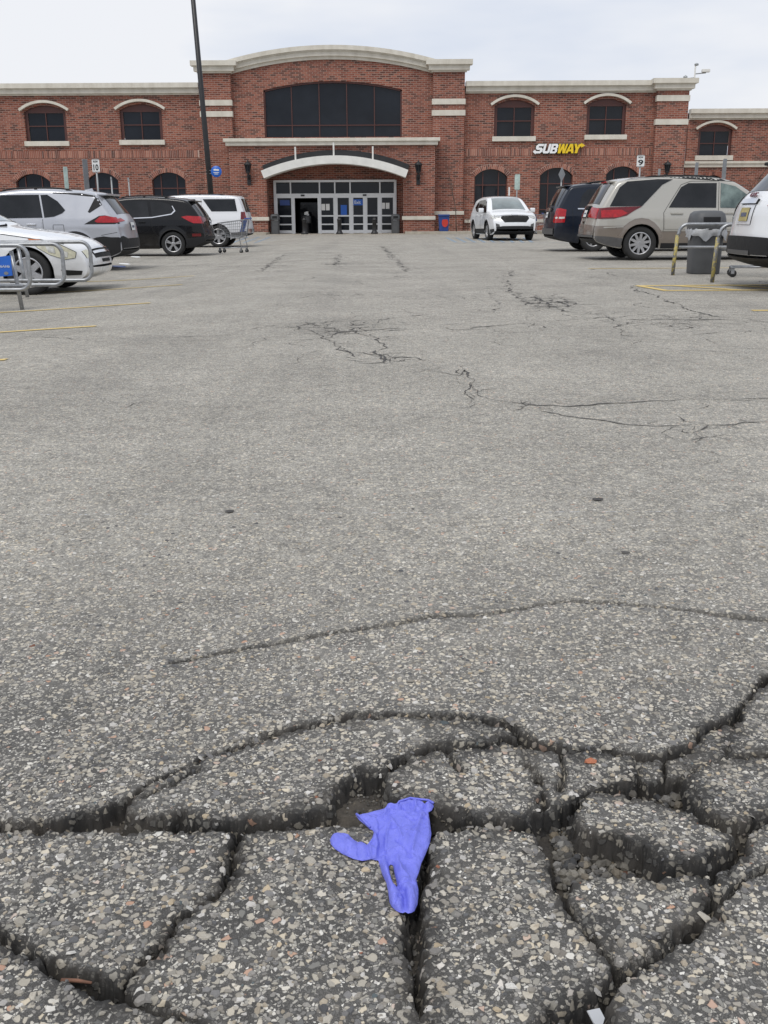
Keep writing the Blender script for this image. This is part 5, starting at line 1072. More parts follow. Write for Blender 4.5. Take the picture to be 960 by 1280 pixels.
c.cap('rear', 'rear_window', [(-.66, 1.14), (.66, 1.14), (.56, 1.56), (-.56, 1.56)], 'car_glass'); c.side('roof_trim', [(.62, 1.655), (1.4, 1.70), (3.0, 1.60), (3.5, 1.26), (3.54, 1.27), (3.05, 1.63), (2.4, 1.73), (1.4, 1.74), (.7, 1.70)], 'car_plastic', .006)
c.side('tail_lamp', [(.0, 1.07), (.30, 1.10), (.98, 1.115), (.80, 1.02), (.66, .93), (.40, .87), (.0, .86)], 'tail_dark', .010); c.side('tail_lamp_lens', [(.12, 1.04), (.55, 1.05), (.68, .98), (.50, .90), (.12, .89)], 'tail_red', .014); c.cap('rear', 'tail_lamp', [(.30, .88), (.95, .86), (.95, 1.07), (.34, 1.07)], 'tail_red', .012, mirror=True)
c.cap('rear', 'rear_garnish', [(-.30, .86), (.30, .86), (.32, 1.09), (-.32, 1.09)], 'car_glass', .010); c.cap('rear', 'tailgate_handle', [(-.2, 1.03), (.2, 1.03), (.2, 1.08), (-.2, 1.08)], 'chrome', .04); c.plate('rear', .88, 1.01); c.cap('rear', 'badge', [(-.06, .74), (.06, .74), (.06, .79), (-.06, .79)], 'chrome', .02)
low = [(.03, .68), (.62, .70), (.70, .80), (.84, .87), (1.12, .87), (1.30, .78), (1.42, .62), (4.2, .62), (4.2, .26), (3.45, .26), (3.40, .40), (1.42, .36), (1.38, .36), (1.375, .45), (1.25, .66), (.98, .755), (.71, .66), (.585, .45), (.575, .36), (.6, .26), (.3, .32), (.06, .40), (.02, .49)]
c.side('lower_cladding', [(-.03, .72), (.62, .72), (.72, .80), (.84, .86), (.98, .88), (1.12, .86), (1.26, .78), (1.36, .68), (1.42, .60), (3.38, .60), (3.38, .27), (1.42, .27), (1.385, .355), (1.35, .52), (1.25, .66), (1.12, .737), (.98, .757), (.84, .737), (.71, .66), (.61, .52), (.575, .355), (.60, .27), (.3, .32), (.06, .40), (-.02, .49)], 'car_taupe', .010)
c.cap('rear', 'bumper', [(-.95, .49), (.95, .49), (.95, .72), (-.95, .72)], 'car_taupe', .016); c.cap('rear', 'bumper_lower', [(-.95, .485), (.95, .485), (.95, .53), (-.95, .53)], 'car_plastic_grey', .03)
c.side('bumper_lower', [(-.025, .52), (.06, .40), (.3, .315), (.585, .27), (.575, .355), (.60, .46), (.3, .50)], 'car_plastic_grey', .014); c.side('trim_strip', [(.18, .70), (.60, .715), (.60, .69), (.18, .675)], 'car_beige', .016, step=.03); c.side('trim_strip', [(1.45, .63), (3.35, .63), (3.35, .605), (1.45, .605)], 'car_beige', .016)
c.side('sill_cladding', [(1.42, .25), (3.38, .25), (3.38, .36), (1.42, .36)], 'car_plastic', .016)
c.gaps([[(1.50, 1.08), (1.44, .98), (1.46, .64), (1.40, .5)], [(2.60, 1.60), (2.60, .38)], [(3.5, 1.05), (3.46, .4)], [(1.50, 1.08), (1.80, 1.55), (2.0, 1.62), (2.60, 1.62)]]); c.door([(1.53, 1.05), (2.58, 1.04), (2.58, .645), (1.48, .645), (1.46, .96)], 1.72, .97, 'car_beige', .26); c.door([(2.62, 1.04), (3.48, 1.02), (3.46, .645), (2.62, .645)], 2.8, .97, 'car_beige', .26); c.mirror(3.32, 1.08, 'car_beige'); c.rails(1.0, 2.6, .66, h=.03)
MB().box(.34, .64, -.62, .62, 1.605, 1.645).build('spoiler', 'car_beige', c.root, False, .016); MB().box(.31, .345, -.2, .2, 1.61, 1.64).build('brake_lamp', 'tail_red', c.root)

# --- white crossover at the right edge
S = dict(paint='car_white', L=4.65, W=.925, prof=PROF(1.10, 1.66, .78), arch=((.95, .40, .36), (3.68, .40, .36)), wheel=(.36, .235, .225, 5, 'double'),
 top=[(0, .44), (.0, .62), (.03, .80), (.06, 1.0), (.12, 1.12), (.34, 1.36), (.50, 1.54), (.62, 1.60), (1.0, 1.64), (1.7, 1.66), (2.4, 1.64), (2.9, 1.52), (3.5, 1.16), (3.7, 1.08), (4.3, 1.0), (4.55, .85), (4.63, .65), (4.65, .46)],
 bot=[(0, .42), (.05, .36), (.3, .28), (.6, .22), (4.1, .22), (4.45, .26), (4.6, .34), (4.65, .42)], tr=(.6, .08), bulge=(.035, .13))
xr = P(906, 305, 14.3).x
c = Car('parked_car', 'white crossover with dark rear bumper and yellow plate cut by the right edge', S, (xr+.06, 13.55, 0), 0)
c.cap('rear', 'rear_window', [(-.66, 1.17), (.66, 1.17), (.52, 1.50), (-.52, 1.50)], 'car_glass'); c.cap('rear', 'tail_lamp', [(.56, 1.02), (.95, .92), (.95, 1.12), (.60, 1.14)], 'tail_red', .014, mirror=True); c.side('tail_lamp', [(.0, 1.12), (.35, 1.18), (.62, 1.17), (.40, .98), (.0, .92)], 'tail_red', .010)
c.cap('rear', 'bumper_cladding', [(-.95, .45), (.95, .45), (.95, .66), (-.95, .66)], 'car_plastic', .02); c.side('bumper_cladding', [(-.02, .45), (.06, .38), (.3, .30), (.56, .25), (.55, .4), (.60, .62), (-.02, .66)], 'car_plastic', .012); arch_trim(c, .06); c.plate('rear', .84, .99, 'plate_yellow')
c.cap('rear', 'plate_recess', [(-.26, .80), (.26, .80), (.26, 1.02), (-.26, 1.02)], 'car_white2', .010); c.cap('rear', 'tailgate_handle', [(-.28, 1.03), (.28, 1.03), (.28, 1.075), (-.28, 1.075)], 'chrome', .03)
b = c.cpt('rear', 0, 1.12, .012)
lt = fit_text('badge', 'GMC', 'tail_dark', c.root, 0, 0, 0, .26, .062, offset=.02, extrude=.006); lt.location = (b[0]-.02, 0, b[2]); lt.rotation_euler = (-R(30), 0, -math.pi/2)
c.side('side_window', [(1.5, 1.12), (2.5, 1.1), (2.5, 1.55), (1.6, 1.55)], 'car_glass'); c.side('side_window', [(2.58, 1.1), (3.45, 1.1), (3.2, 1.26), (2.85, 1.48), (2.58, 1.54)], 'car_glass'); c.side('quarter_window', [(.70, 1.24), (1.42, 1.13), (1.5, 1.55), (.95, 1.5)], 'car_glass')
c.cap('rear', 'lower_diffuser', [(-.4, .445), (.4, .445), (.4, .50), (-.4, .50)], 'car_plastic_grey', .03); c.gaps([[(2.54, 1.54), (2.54, .4)], [(1.46, 1.1), (1.44, .7)]]); c.door([(1.48, 1.07), (2.52, 1.05), (2.52, .42), (1.50, .42)], 1.7, .97, 'car_white'); c.rails(1.0, 2.6, .60); c.mirror(3.25, 1.10, 'car_white')
MB().box(.32, .66, -.60, .60, 1.565, 1.61).build('spoiler', 'car_plastic', c.root, False, .018)
# ---------------------------------------------------------------- the glove
def glove():
    cp = lambda x, y: g0(380+x/3.692, 960+y/3.692)
    out_ = [(240, 235), (300, 222), (345, 211), (370, 205), (385, 199), (430, 190), (436, 178), (462, 168), (490, 160), (512, 166), (530, 164), (552, 170), (575, 168), (592, 175), (600, 186), (590, 205), (574, 215), (580, 250), (588, 310), (580, 350), (560, 400), (540, 440), (530, 480), (518, 510), (528, 560), (527, 600), (524, 630), (510, 660), (496, 668), (480, 671), (468, 664), (455, 669), (436, 664), (420, 655), (405, 640), (395, 620), (388, 570), (380, 530), (360, 490), (350, 455), (343, 432), (310, 428), (270, 436), (230, 430), (180, 410), (140, 385), (124, 365), (120, 348), (130, 330), (146, 321), (165, 318), (195, 322), (230, 345), (260, 362), (288, 368), (306, 354), (316, 332), (322, 312), (315, 300), (305, 298), (280, 275), (255, 255)]
    hole = [(391, 454), (401, 446), (411, 451), (416, 480), (424, 512), (430, 542), (421, 552), (408, 534), (398, 500)]
    poly = [cp(*q) for q in resamp(out_, 5)]; hl = [cp(*q) for q in resamp(hole, 9)]
    v, f = cdt(poly, [hl], .0013); A = np.array(v); X, Y = A[:, 0], A[:, 1]
    d = np.minimum(sdist(X, Y, poly), -sdist(X, Y, hl)); d = np.maximum(d, 0)
    zb_ = np.array([.002 + (lambda t: 0 if t is None else 0)(None) for _ in v])
    base = und(X, Y)+.0035
    z = .0008+.0034*(1-np.exp(-d/.0022))
    def ln(pts, amp, wd_):
        q = pdist(X, Y, [cp(*p) for p in pts]); return amp*np.exp(-(q/wd_)**(1.25 if wd_ < .0055 else 2))
    # plump fingers, thumb and heel of the hand
    z += ln([(440, 470), (470, 560), (495, 640)], .0065, .008)+ln([(375, 470), (400, 560), (430, 640)], .0065, .008)+ln([(300, 400), (220, 385), (150, 350)], .0050, .009)+ln([(450, 250), (470, 380)], .003, .022)
    # folds and creases
    z += ln([(385, 200), (430, 212), (500, 190), (575, 190)], .0065, .0035)+ln([(370, 240), (400, 230), (470, 240)], .005, .0032)+ln([(345, 262), (372, 250), (384, 232)], .0055, .003)-ln([(345, 300), (350, 360), (346, 430)], .0060, .0035)-ln([(462, 580), (466, 620), (468, 672)], .0120, .0026)-ln([(426, 545), (445, 575), (462, 590)], .0070, .0030)-ln([(395, 450), (370, 400), (362, 330)], .0035, .0035)
    z += ln([(390, 405), (440, 396), (500, 420)], .004, .003)-ln([(430, 360), (480, 410), (490, 425)], .0042, .0028)+ln([(420, 320), (520, 330), (575, 300)], .0028, .004)+ln([(330, 330), (338, 380), (330, 425)], .0050, .003)-ln([(290, 365), (300, 420)], .004, .0032)+ln([(270, 245), (330, 270), (345, 320)], .0045, .0035)-ln([(500, 540), (440, 560)], .003, .003)+ln([(520, 545), (470, 540), (430, 550)], .0028, .003)
    z += ln([(560, 230), (500, 300), (440, 420)], .0035, .005)-ln([(540, 260), (480, 330)], .003, .003)-ln([(410, 215), (380, 230), (340, 240)], .004, .0028)-ln([(250, 240), (320, 236)], .0035, .0025)+ln([(180, 345), (230, 400)], .002, .003)
    for pts, am, wd_ in (([(395, 260), (430, 300), (450, 350)], .0045, .0024), ([(540, 240), (520, 320), (500, 400)], .005, .0026), ([(470, 250), (500, 262), (560, 250)], -.0045, .0022), ([(400, 280), (380, 340), (375, 400)], .0045, .0026), ([(430, 430), (450, 500), (480, 520)], .004, .0026), ([(330, 345), (300, 385), (312, 428)], .005, .0024), ([(240, 352), (255, 432)], -.003, .0026), ([(205, 335), (195, 412)], .0025, .003), ([(410, 180), (450, 205), (470, 235)], -.0045, .0024), ([(510, 170), (515, 200), (505, 230)], .0045, .0022), ([(560, 172), (555, 205), (565, 235)], -.005, .0024), ([(440, 610), (420, 640)], -.003, .0024), ([(500, 570), (512, 620)], .003, .003)):
        z += ln(pts, am, wd_)
    ed = np.clip(d/.004, 0, 1); rg_ = lambda u, v, s_, sd: (.5-2*np.abs(vnoise(u, v, s_, sd)))       # sharp crests of crumpled film
    z += ed*(.0012*fbm(X, Y, 60., 2, 13)+.0021*rg_(X+.5*Y, .35*Y-.1*X, 62., 17)+.0016*rg_(.3*X-.2*Y, Y-.3*X, 78., 23)+.0011*rg_(X-.6*Y, .5*Y+.4*X, 120., 29)+.0006*rg_(X, Y, 210., 33))
    z = np.maximum(.0008, .0045+(z-.0045)*1.15)*np.clip(.35+d/.002, .35, 1)
    cx, cy = X.mean(), Y.mean(); n = len(v); V = [(x-cx, y-cy, a+b) for x, y, a, b in zip(X, Y, base, z)]+[(x-cx, y-cy, a) for x, y, a in zip(X, Y, base)]
    F = [tuple(t) for t in f]+[tuple(n+i for i in t[::-1]) for t in f]+[(b, a, n+a, n+b) for a, b in boundary(f)]
    root = thing('nitrile_glove', 'crumpled violet-blue disposable glove lying on the broken asphalt', 'glove', (cx, cy, 0))
    o = mesh('glove_body', V, F, 'nitrile', root, True); bm = bmesh.new(); bm.from_mesh(o.data); bmesh.ops.recalc_face_normals(bm, faces=bm.faces); bm.to_mesh(o.data); bm.free()
    m = MB(); pts = []                             # rolled bead of the cuff
    for q in [(242, 236), (262, 252), (282, 274), (305, 297)]: x, y = cp(*q); pts.append((x-cx, y-cy, float(und(x, y))+.0075))
    m.tube(pts, .0022, 6)
    pts = [];
    for q in [(386, 201), (430, 192), (440, 178), (490, 161), (532, 166), (574, 170), (598, 184)]: x, y = cp(*q); pts.append((x-cx, y-cy, float(und(x, y))+.0085))
    m.tube(pts, .0020, 6); m.build('cuff_bead', 'nitrile', root, True)
glove()
# small litter
def bit(name, label, cat, px, py, mat, pts, z=.004, th=.002, rz=0, tilt=(0, 0), group=None, near=False):
    x, y = g0(px, py) if near else G(px, py)[:2]; t = topz(x, y) if near else None; zz = (t[0] if t else float(gz(x, y)))+z
    o = MB().prism(pts, 0, th).build(name, mat); o.rotation_euler = (R(90)+tilt[0], tilt[1], rz); o.location = (x, y, zz); return tag(o, label, cat, group)
bit('paper_scrap', 'small white scrap at the bottom edge of the picture', 'litter', 745, 1279, 'plastic_bag', [(-.010, -.010), (.008, -.012), (.011, .0), (.002, .012), (-.006, .005)], .006, .002, .3, (.5, .2), near=True)
for px, py, mt, lb in ((148, 334, 'sign_blue', 'flat blue litter under the silver crossover bumper'), (156, 331, 'paper', 'flat white litter beside the blue litter under the silver crossover'), (170, 322, 'paper', 'white scrap on the ground between silver and black crossovers')):
    w = .16 if mt == 'sign_blue' else .13; bit('litter_wrapper', lb, 'litter', px, py, mt, [(-w, -.10), (w*.7, -.12), (w, .04), (w*.2, .14), (-w*.8, .09)], .012, .012, .4, (.08, .05))
for pts, lb, r in (([(76, 1216), (95, 1219), (114, 1222)], 'reddish twig lying in the crack at lower left', .003), ([(218, 1036), (226, 1040), (233, 1043)], 'short pale twig in the gap at left', .0022)):
    q = [g0(*p) for p in pts]; c0 = q[0]; zz = -.012
    o = MB().tube([(a-c0[0], b-c0[1], .004*math.sin(i)) for i, (a, b) in enumerate(q)], [r, r*.9, r*.6], 7).build('twig', 'twig_wood', None, True); o.location = (*c0, zz); tag(o, lb, 'twig')

# ---------------------------------------------------------------- cart corrals
def hairpin(x0, xe, y, za, zb_, r, rt, y2=None):   # rail from x0 to the rounded end at xe, back below
    s_ = 1 if xe > x0 else -1; p = [(x0, y, za)]
    for i in range(9): a = math.pi/2*i/8; p.append((xe-s_*r+s_*r*math.sin(a), y, za-r+r*math.cos(a)))
    for i in range(9): a = math.pi/2*i/8; p.append((xe-s_*r+s_*r*math.cos(a), y, zb_+r-r*math.sin(a)))
    p.append((x0, y, zb_)); return p
p = G(20, 388); X0c = P(20, 350, p.y).x
gl = float(gz(X0c, p.y))
co = thing('cart_corral', 'galvanised tube cart corral with blue sign at the left edge', 'cart corral', (X0c, p.y, gl))
for Yr, xe_px, yt, yb in ((p.y-.02, 35.6, 306.5, 362), (p.y+1.15, 79, 305, 356), (p.y+2.0, 114, 302.5, 350.5)):
    xe = P(xe_px, 330, Yr).x-X0c; za, zb_ = P(60, yt, Yr).z-gl, P(60, yb, Yr).z-gl
    MB().tube(hairpin(-4.5, xe, Yr-p.y, za, zb_, .13, .026), .026, 10).build('rail', 'steel_galv', co, True)
MB().tube([(-4.5, .0, P(60, 357, p.y).z-gl), (.08, .0, P(60, 357, p.y).z-gl)], .02, 8).build('rail', 'steel_galv', co, True)
for xx, yy in ((.02, .05), (-2.4, .05), (-4.4, .05), (-.6, 2.06), (-4.4, 2.06), (-.9, 1.2), (-4.4, 1.2)):
    MB().tube([(xx-.06, yy, .70), (xx, yy, .0)], .026, 8).build('post', 'steel_galv', co, True)
# blue panel on the corral
pn = thing('corral_sign', 'blue panel with white lettering hung on the left corral', 'sign', (X0c-.03, p.y-.05, gl))
xa, xb = P(-22, 330, p.y).x-X0c, P(20, 330, p.y).x-X0c; z0, z1 = P(20, 344, p.y).z-gl, P(20, 319, p.y).z-gl
MB().prism([(xa, z0-.03), (xb, z0), (xb, z1), (xa, z1-.04)], -.03, -.015).build('panel', 'sign_blue', pn)
m = MB(); zc = (z0+z1)/2-.01                     # a line of script too small to read, and a white motif under it
for i in range(9):
    u = xa+(xb-xa)*(.5+.052*i); m.tube([(u, -.033, zc-.014+.01*(i % 2)), (u+.006, -.033, zc+.016), (u+.013, -.033, zc-.012)], .0035, 5)
m.build('lettering', 'sign_white', pn); m = MB(); m.prism([(xb-.07+.028*math.cos(q), z0+.028+.02*math.sin(q)) for q in np.linspace(0, 6.2, 9)], -.034, -.030); m.build('motif', 'sign_back', pn)
# right-hand corral
a, b = G(844.5, 344), G(896.5, 353)
Xr = P(846, 310, a.y).x
cr_ = thing('cart_corral', 'low tube corral with peeling yellow posts around the grey bin at right', 'cart corral', (Xr, a.y, 0))
for yy, px, top in ((0, 848, 280.5), (b.y-a.y, 899, 281)):
    Yv = a.y+yy; zt_ = P(px, top, Yv).z; x0 = P(px, 320, Yv).x-Xr
    pts = [(x0-.04, yy, .62)]
    for i in range(9): t = math.pi/2*i/8; pts.append((x0+.12-.14*math.cos(t), yy, zt_-.14+.14*math.sin(t)))
    pts.append((4.6, yy, zt_)); MB().tube(pts, .028, 10).build('rail', 'steel_galv', cr_, True)
    zl = P(px, 309, Yv).z; MB().tube([(x0+.0, yy, zl), (4.6, yy, zl)], .022, 8).build('lower_rail', 'steel_galv', cr_, True)
    MB().tube([(x0-.04, yy, .63), (x0-.06, yy, .30), (x0-.07, yy, .0)], .029, 10).build('post', 'yellow_worn', cr_, True)
    for xx in (2.2, 4.5): MB().tube([(xx, yy, zt_), (xx, yy, 0)], .028, 8).build('post', 'yellow_worn', cr_, True)
MB().box(-.15, .4, .0, b.y-a.y, -.02, .03).build('base_plate', 'steel_galv', cr_) if False else None
# grey litter bin
q = G(884, 343); wpx = (P(905, 320, q.y).x-P(862, 320, q.y).x)/2
def litter_bin(name, label, x, y, z, w, h, group=None, bag=True):
    t = thing(name, label, 'litter bin', (x, y, z), 0, group); n = 28
    def ring(r, zz, e=4.5):
        o = []
        for i in range(n):
            a = 2*math.pi*i/n; ca, sa = math.cos(a), math.sin(a); k = (abs(ca)**e+abs(sa)**e)**(-1/e); o.append((r*k*ca, r*k*sa, zz))
        return o
    def loft(rs, nm, mt, par=t, **kw):
        v = []; f = []
        for r in rs: v += ring(*r)
        for j in range(len(rs)-1):
            for i in range(n): f.append((j*n+i, j*n+(i+1) % n, (j+1)*n+(i+1) % n, (j+1)*n+i))
        f += [tuple(range(n-1, -1, -1)), tuple((len(rs)-1)*n+i for i in range(n))]; m = MB(); m.add(v, f); return m.build(nm, mt, par, True)
    loft([(w*.84, 0), (w*.86, .02), (w*.88, h*.3), (w*.93, h*.66), (w*.95, h*.68)], 'bin_body', 'bin_grey')
    loft([(w*1.0, h*.70), (w*1.02, h*.72), (w*.98, h*.86), (w*.90, h*.95), (w*.72, h*.99), (w*.4, h*1.0)], 'bin_lid', 'bin_grey')
    for sg_ in (-1, 1): MB().box(-w*.5, w*.5, sg_*w*.93-.02, sg_*w*.93+.03, h*.77, h*.90).build('flap', 'interior_dark', t, False, .01)
    if bag:
        v = []; f = []; m_ = 48
        for j, (r, zz) in enumerate(((w*.99, h*.72), (w*1.03, h*.70), (w*1.05, h*.64), (w*1.03, h*.58))):
            for i in range(m_):
                a = 2*math.pi*i/m_; ca, sa = math.cos(a), math.sin(a); k = (abs(ca)**4.5+abs(sa)**4.5)**(-1/4.5); rr = r*(1+.035*math.sin(a*13+j)+.03*math.sin(a*7.3+j*2)); v.append((rr*k*ca, rr*k*sa, zz+(.045*math.sin(a*5.1+1)+.02*math.sin(a*11) if j == 3 else 0)))
        for j in range(3):
            for i in range(m_): f.append((j*m_+i, j*m_+(i+1) % m_, (j+1)*m_+(i+1) % m_, (j+1)*m_+i))
        mesh('bin_liner', v, f, 'plastic_bag', t, True)
    return t
litter_bin('litter_bin', 'grey plastic litter bin with a white bag liner inside the right corral', q.x, q.y+.25, 0, wpx*.98, P(884, 263, q.y+.1).z)
for px, lb in ((357.3 if False else 344, 'grey litter bin left of the store entrance doors'), (494.5, 'grey litter bin right of the store entrance doors')):
    Yb = YE+.35; x = P(px, 280, Yb).x; litter_bin('litter_bin', lb, x, Yb, .02 if True else 0, .26, P(px, 268, Yb).z, 'litter bins at the entrance', False)
# bollards
for px, lb in ((380.5, 'black bollard in front of the open entrance door'), (424.3, 'black bollard before the middle of the entrance'), (468, 'black bollard before the right-hand entrance doors')):
    Yb = YE-1.0; x = P(px, 280, Yb).x; h = P(px, 271.5, Yb).z-.02; t = thing('bollard', lb, 'bollard', (x, Yb, .02), 0, 'bollards at the entrance')
    MB().lathe([(0, 0), (.19, 0), (.19, .06), (.135, .12), (.115, .2), (.105, h*.78), (.13, h*.80), (.13, h*.86), (.10, h*.90), (.07, h*.97), (0, h)], n=18).build('post', 'black_metal', t, True)
    MB().lathe([(.108, h*.70), (.122, h*.71), (.122, h*.74), (.108, h*.75)], n=18).build('ring', 'black_metal', t, True)
# cart with wipes standing in the open doorway
Yb = YD+.6; x = P(384, 280, Yb).x; t = thing('wipe_stand', 'dark stand topped with white wipes inside the open doorway', 'stand', (x, Yb, .02))
m = MB(); m.box(-.16, .16, -.14, .14, 0, .05); m.box(-.05, .05, -.05, .05, .05, .85); m.build('stand_post', 'black_metal', t, False, .01); MB().lathe([(.0, .55), (.20, .55), (.24, .62), (.24, .95), (.0, .97)], n=18).build('holder', 'bin_grey', t, True); bm_ = MB()
for i in range(7): a = i*.9; bm_.box(-.08+.07*math.cos(a), .04+.07*math.cos(a), -.06+.05*math.sin(a), .05+.05*math.sin(a), .96+.01*i, 1.06+.02*i)
bm_.build('wipes', 'paper', t, False, .02)
# blue bin right of the entrance
Yb = YE+.0; x0, x1 = P(547.5, 280, Yb).x, P(560.5, 280, Yb).x; h = P(554, 268, Yb).z-.13; w = (x1-x0)/2; t = thing('collection_bin', 'blue wheeled bin with a red mark beside the entrance pilaster', 'bin', ((x0+x1)/2, Yb+.3, .13) if False else ((x0+x1)/2, YE-.45, .13))
m = MB(); m.add([(-w*.82, -.25, 0), (w*.82, -.25, 0), (w*.82, .25, 0), (-w*.82, .25, 0), (-w, -.32, h*.9), (w, -.32, h*.9), (w, .32, h*.9), (-w, .32, h*.9)], [(0, 1, 5, 4), (1, 2, 6, 5), (2, 3, 7, 6), (3, 0, 4, 7), (3, 2, 1, 0), (4, 5, 6, 7)]); m.build('bin_body', 'bin_blue', t, False, .02); MB().box(-w*1.06, w*1.06, -.36, .36, h*.9, h).build('lid', 'bin_blue', t, False, .02)
m = MB(); m.prism([(w*.18+.17*math.cos(a), h*.52+.24*math.sin(a)) for a in np.linspace(0, 6.28, 18)[:-1]], -.305, -.28); m.build('red_mark', 'red_print', t)
for sg_ in (-1, 1): MB().lathe([(0, -.03), (.09, -.03), (.09, .03), (0, .03)], (sg_*w*.7, .3, .08), 14, 'y').build('wheel', 'rubber', t)
# wall lanterns
for px, Yl, lb in ((310, YE, 'black wall lantern left of the entrance canopy'), (523, YE, 'black wall lantern right of the entrance canopy'), (834, YP, 'black wall lantern on the right-hand brick pilaster')):
    x = P(px, 212, Yl-.3).x; zt_ = P(px, 200, Yl-.3).z; t = thing('wall_lantern', lb, 'lantern', (x, Yl, zt_-1.15), 0, 'wall lanterns')
    MB().lathe([(0, 1.18), (.03, 1.12), (.05, 1.06), (.14, 1.02), (.22, .93), (.22, .90), (0, .90)], (0, -.32, 0), 12).build('lantern_cap', 'black_metal', t); MB().lathe([(.16, .90), (.17, .90), (.10, .55), (0, .53)], (0, -.32, 0), 8).build('lantern_glass', 'glass_dark', t)
    m = MB()
    for i in range(8): a = 2*math.pi*i/8; m.tube([(.175*math.cos(a), -.32+.175*math.sin(a), .91), (.105*math.cos(a), -.32+.105*math.sin(a), .54)], .014, 5)
    m.lathe([(.11, .56), (.12, .52), (.05, .46), (.05, .40), (0, .38)], (0, -.32, 0), 10); m.build('lantern_frame', 'black_metal', t)
    MB().tube([(0, -.32, .45), (0, -.30, .30), (0, -.16, .20), (0, -.05, .25)], .04, 8).build('bracket', 'black_metal', t, True); MB().box(-.10, .10, -.06, .0, -.10, .42).build('back_plate', 'black_metal', t, False, .02)
# roof cameras
x = P(868, 100, YP+.4).x; zb_ = P(868, 101, YP+.4).z; t = thing('security_camera', 'grey security camera mast on the roof corner at right', 'camera', (x, YP+.4, zb_-.05)); t.scale = (1.3, 1.3, 1.3)
MB().tube([(0, 0, 0), (0, 0, .62)], .03, 8).build('mast', 'white_metal', t); m = MB(); m.tube([(0, 0, .30), (.45, 0, .34)], .022, 6); m.tube([(0, 0, .16), (-.35, 0, .12)], .022, 6); m.build('arm', 'steel_sign', t)
MB().box(.28, .60, -.09, .09, .36, .48).build('camera_housing', 'white_metal', t, False, .02); MB().lathe([(0, .10), (.08, .12), (.09, .2), (.0, .26)], (-.38, 0, 0), 12).build('camera_dome', 'steel_sign', t, True); MB().lathe([(0, .60), (.08, .62), (.09, .68), (0, .72)], (.04, 0, 0), 12).build('camera_dome', 'steel_sign', t, True)
# lamp pole with round sign
Yp = 46.0; b0, t0 = P(263.5, 240, Yp), P(241.5, 0, Yp); x = b0.x; lean = (t0.x-b0.x)/(t0.z-b0.z)
t = thing('lamp_pole', 'tall black lamp pole rising in front of the left wing', 'lamp pole', (x-lean*b0.z, Yp, float(gz(x, Yp))))
MB().tube([(0, 0, 0), (lean*4, 0, 4), (lean*12.5, 0, 12.5)], [.125, .115, .09], 10).build('pole', 'black_metal', t, True); MB().lathe([(0, 0), (.34, 0), (.34, .7), (.30, .75), (0, .75)], n=20).build('concrete_base', 'concrete', t, True)
MB().box(lean*12.5-.9, lean*12.5+.9, -.2, .2, 12.4, 12.55).build('lamp_head', 'black_metal', t, False, .03)
c1 = P(270.3, 214.5, Yp-.15); s_ = thing('round_sign', 'round blue sign with white print fixed to the lamp pole', 'sign', (c1.x, c1.y, c1.z)); rr = .5*13.4*(Yp*.96)/1250
MB().lathe([(0, -.01), (rr*.97, -.01), (rr, 0), (rr*.97, .01), (0, .01)], n=32, axis='y').build('disc', 'sign_blue', s_, True); m = MB()
m.prism([(1.35*a_, 1.35*b_) for a_, b_ in [(-.07, .03), (.09, .025), (.09, .06), (.06, .075), (.02, .07), (-.02, .085), (-.06, .08), (-.09, .06)]], -.018, -.011)
for zz, w in ((-.04, .12), (-.10, .08)): m.box(-w, w, -.018, -.011, zz-.012, zz+.012)
m.build('print', 'sign_white', s_); m = MB()
for zz in (.05, -.08): m.tube([(-rr*.6, .02, zz), (-rr-.22, .08, zz)], .010, 6)
m.build('bracket', 'steel_sign', s_)
# ---------------------------------------------------------------- sign posts
def post_sign(name, label, px, top, foot_py, Y, w_px, h_px, mat, txt=None, small=None, post_px=None, shape='rect', yaw=0., th=.012, pr=.03, group='sign posts in the lot'):
    X_ = P(px, top, Y).x; g_ = float(gz(X_, Y)); t = thing(name, label, 'sign post', (X_, Y, g_), yaw, group); s_ = Y*.955/1250
    zt_ = P(px, top, Y).z-g_; w, h = w_px*s_, h_px*s_
    if shape == 'rect':
        rr = min(w, h)*.1; pl = [(-w/2+rr, zt_-h), (w/2-rr, zt_-h), (w/2, zt_-h+rr), (w/2, zt_-rr), (w/2-rr, zt_), (-w/2+rr, zt_), (-w/2, zt_-rr), (-w/2, zt_-h+rr)]
    elif shape == 'diamond': pl = [(0, zt_-h), (w/2, zt_-h/2), (0, zt_), (-w/2, zt_-h/2)]
    MB().prism(pl, -th-pr, -pr).build('sign_panel', mat, t)
    MB().tube([(0, 0, 0), (0, 0, zt_-.03)], pr, 8).build('post', 'steel_sign', t, True)
    if txt: fit_text('lettering', txt, 'ink_black', t, 0, -th-pr-.004, zt_-h*.62, w*.66, h*.46, offset=.02)
    if small:
        fit_text('lettering', small, 'ink_black', t, 0, -th-pr-.004, zt_-h*.18, w*.6, h*.14, offset=.01); m = MB(); 
        for x0, x1, z0, z1 in ((-w/2+.012, w/2-.012, zt_-.022, zt_-.012), (-w/2+.012, w/2-.012, zt_-h+.012, zt_-h+.022)): m.box(x0, x1, -th-pr-.003, -th-pr, z0, z1)
        m.build('border', 'ink_black', t)
    return t
post_sign('row_sign', 'white row sign numbered 10 on a grey post at left', 119.5, 199, 245, 34, 9.2, 15.5, 'sign_white', '10', 'ROW')
post_sign('row_sign', 'white row sign numbered 9 on a grey post at right', 801, 194, 225, 36, 9.6, 13.8, 'sign_white', '9', 'ROW')
post_sign('parking_sign', 'pale green sign seen edge-on left of the numbered row sign', 80.5, 208.5, 245, 40, 6.2, 26, 'sign_green', yaw=R(55))
post_sign('parking_sign', 'grey sign panel seen almost edge-on beside the row 10 sign', 104.5, 199, 250, 33, 11, 40, 'sign_back', yaw=R(74))
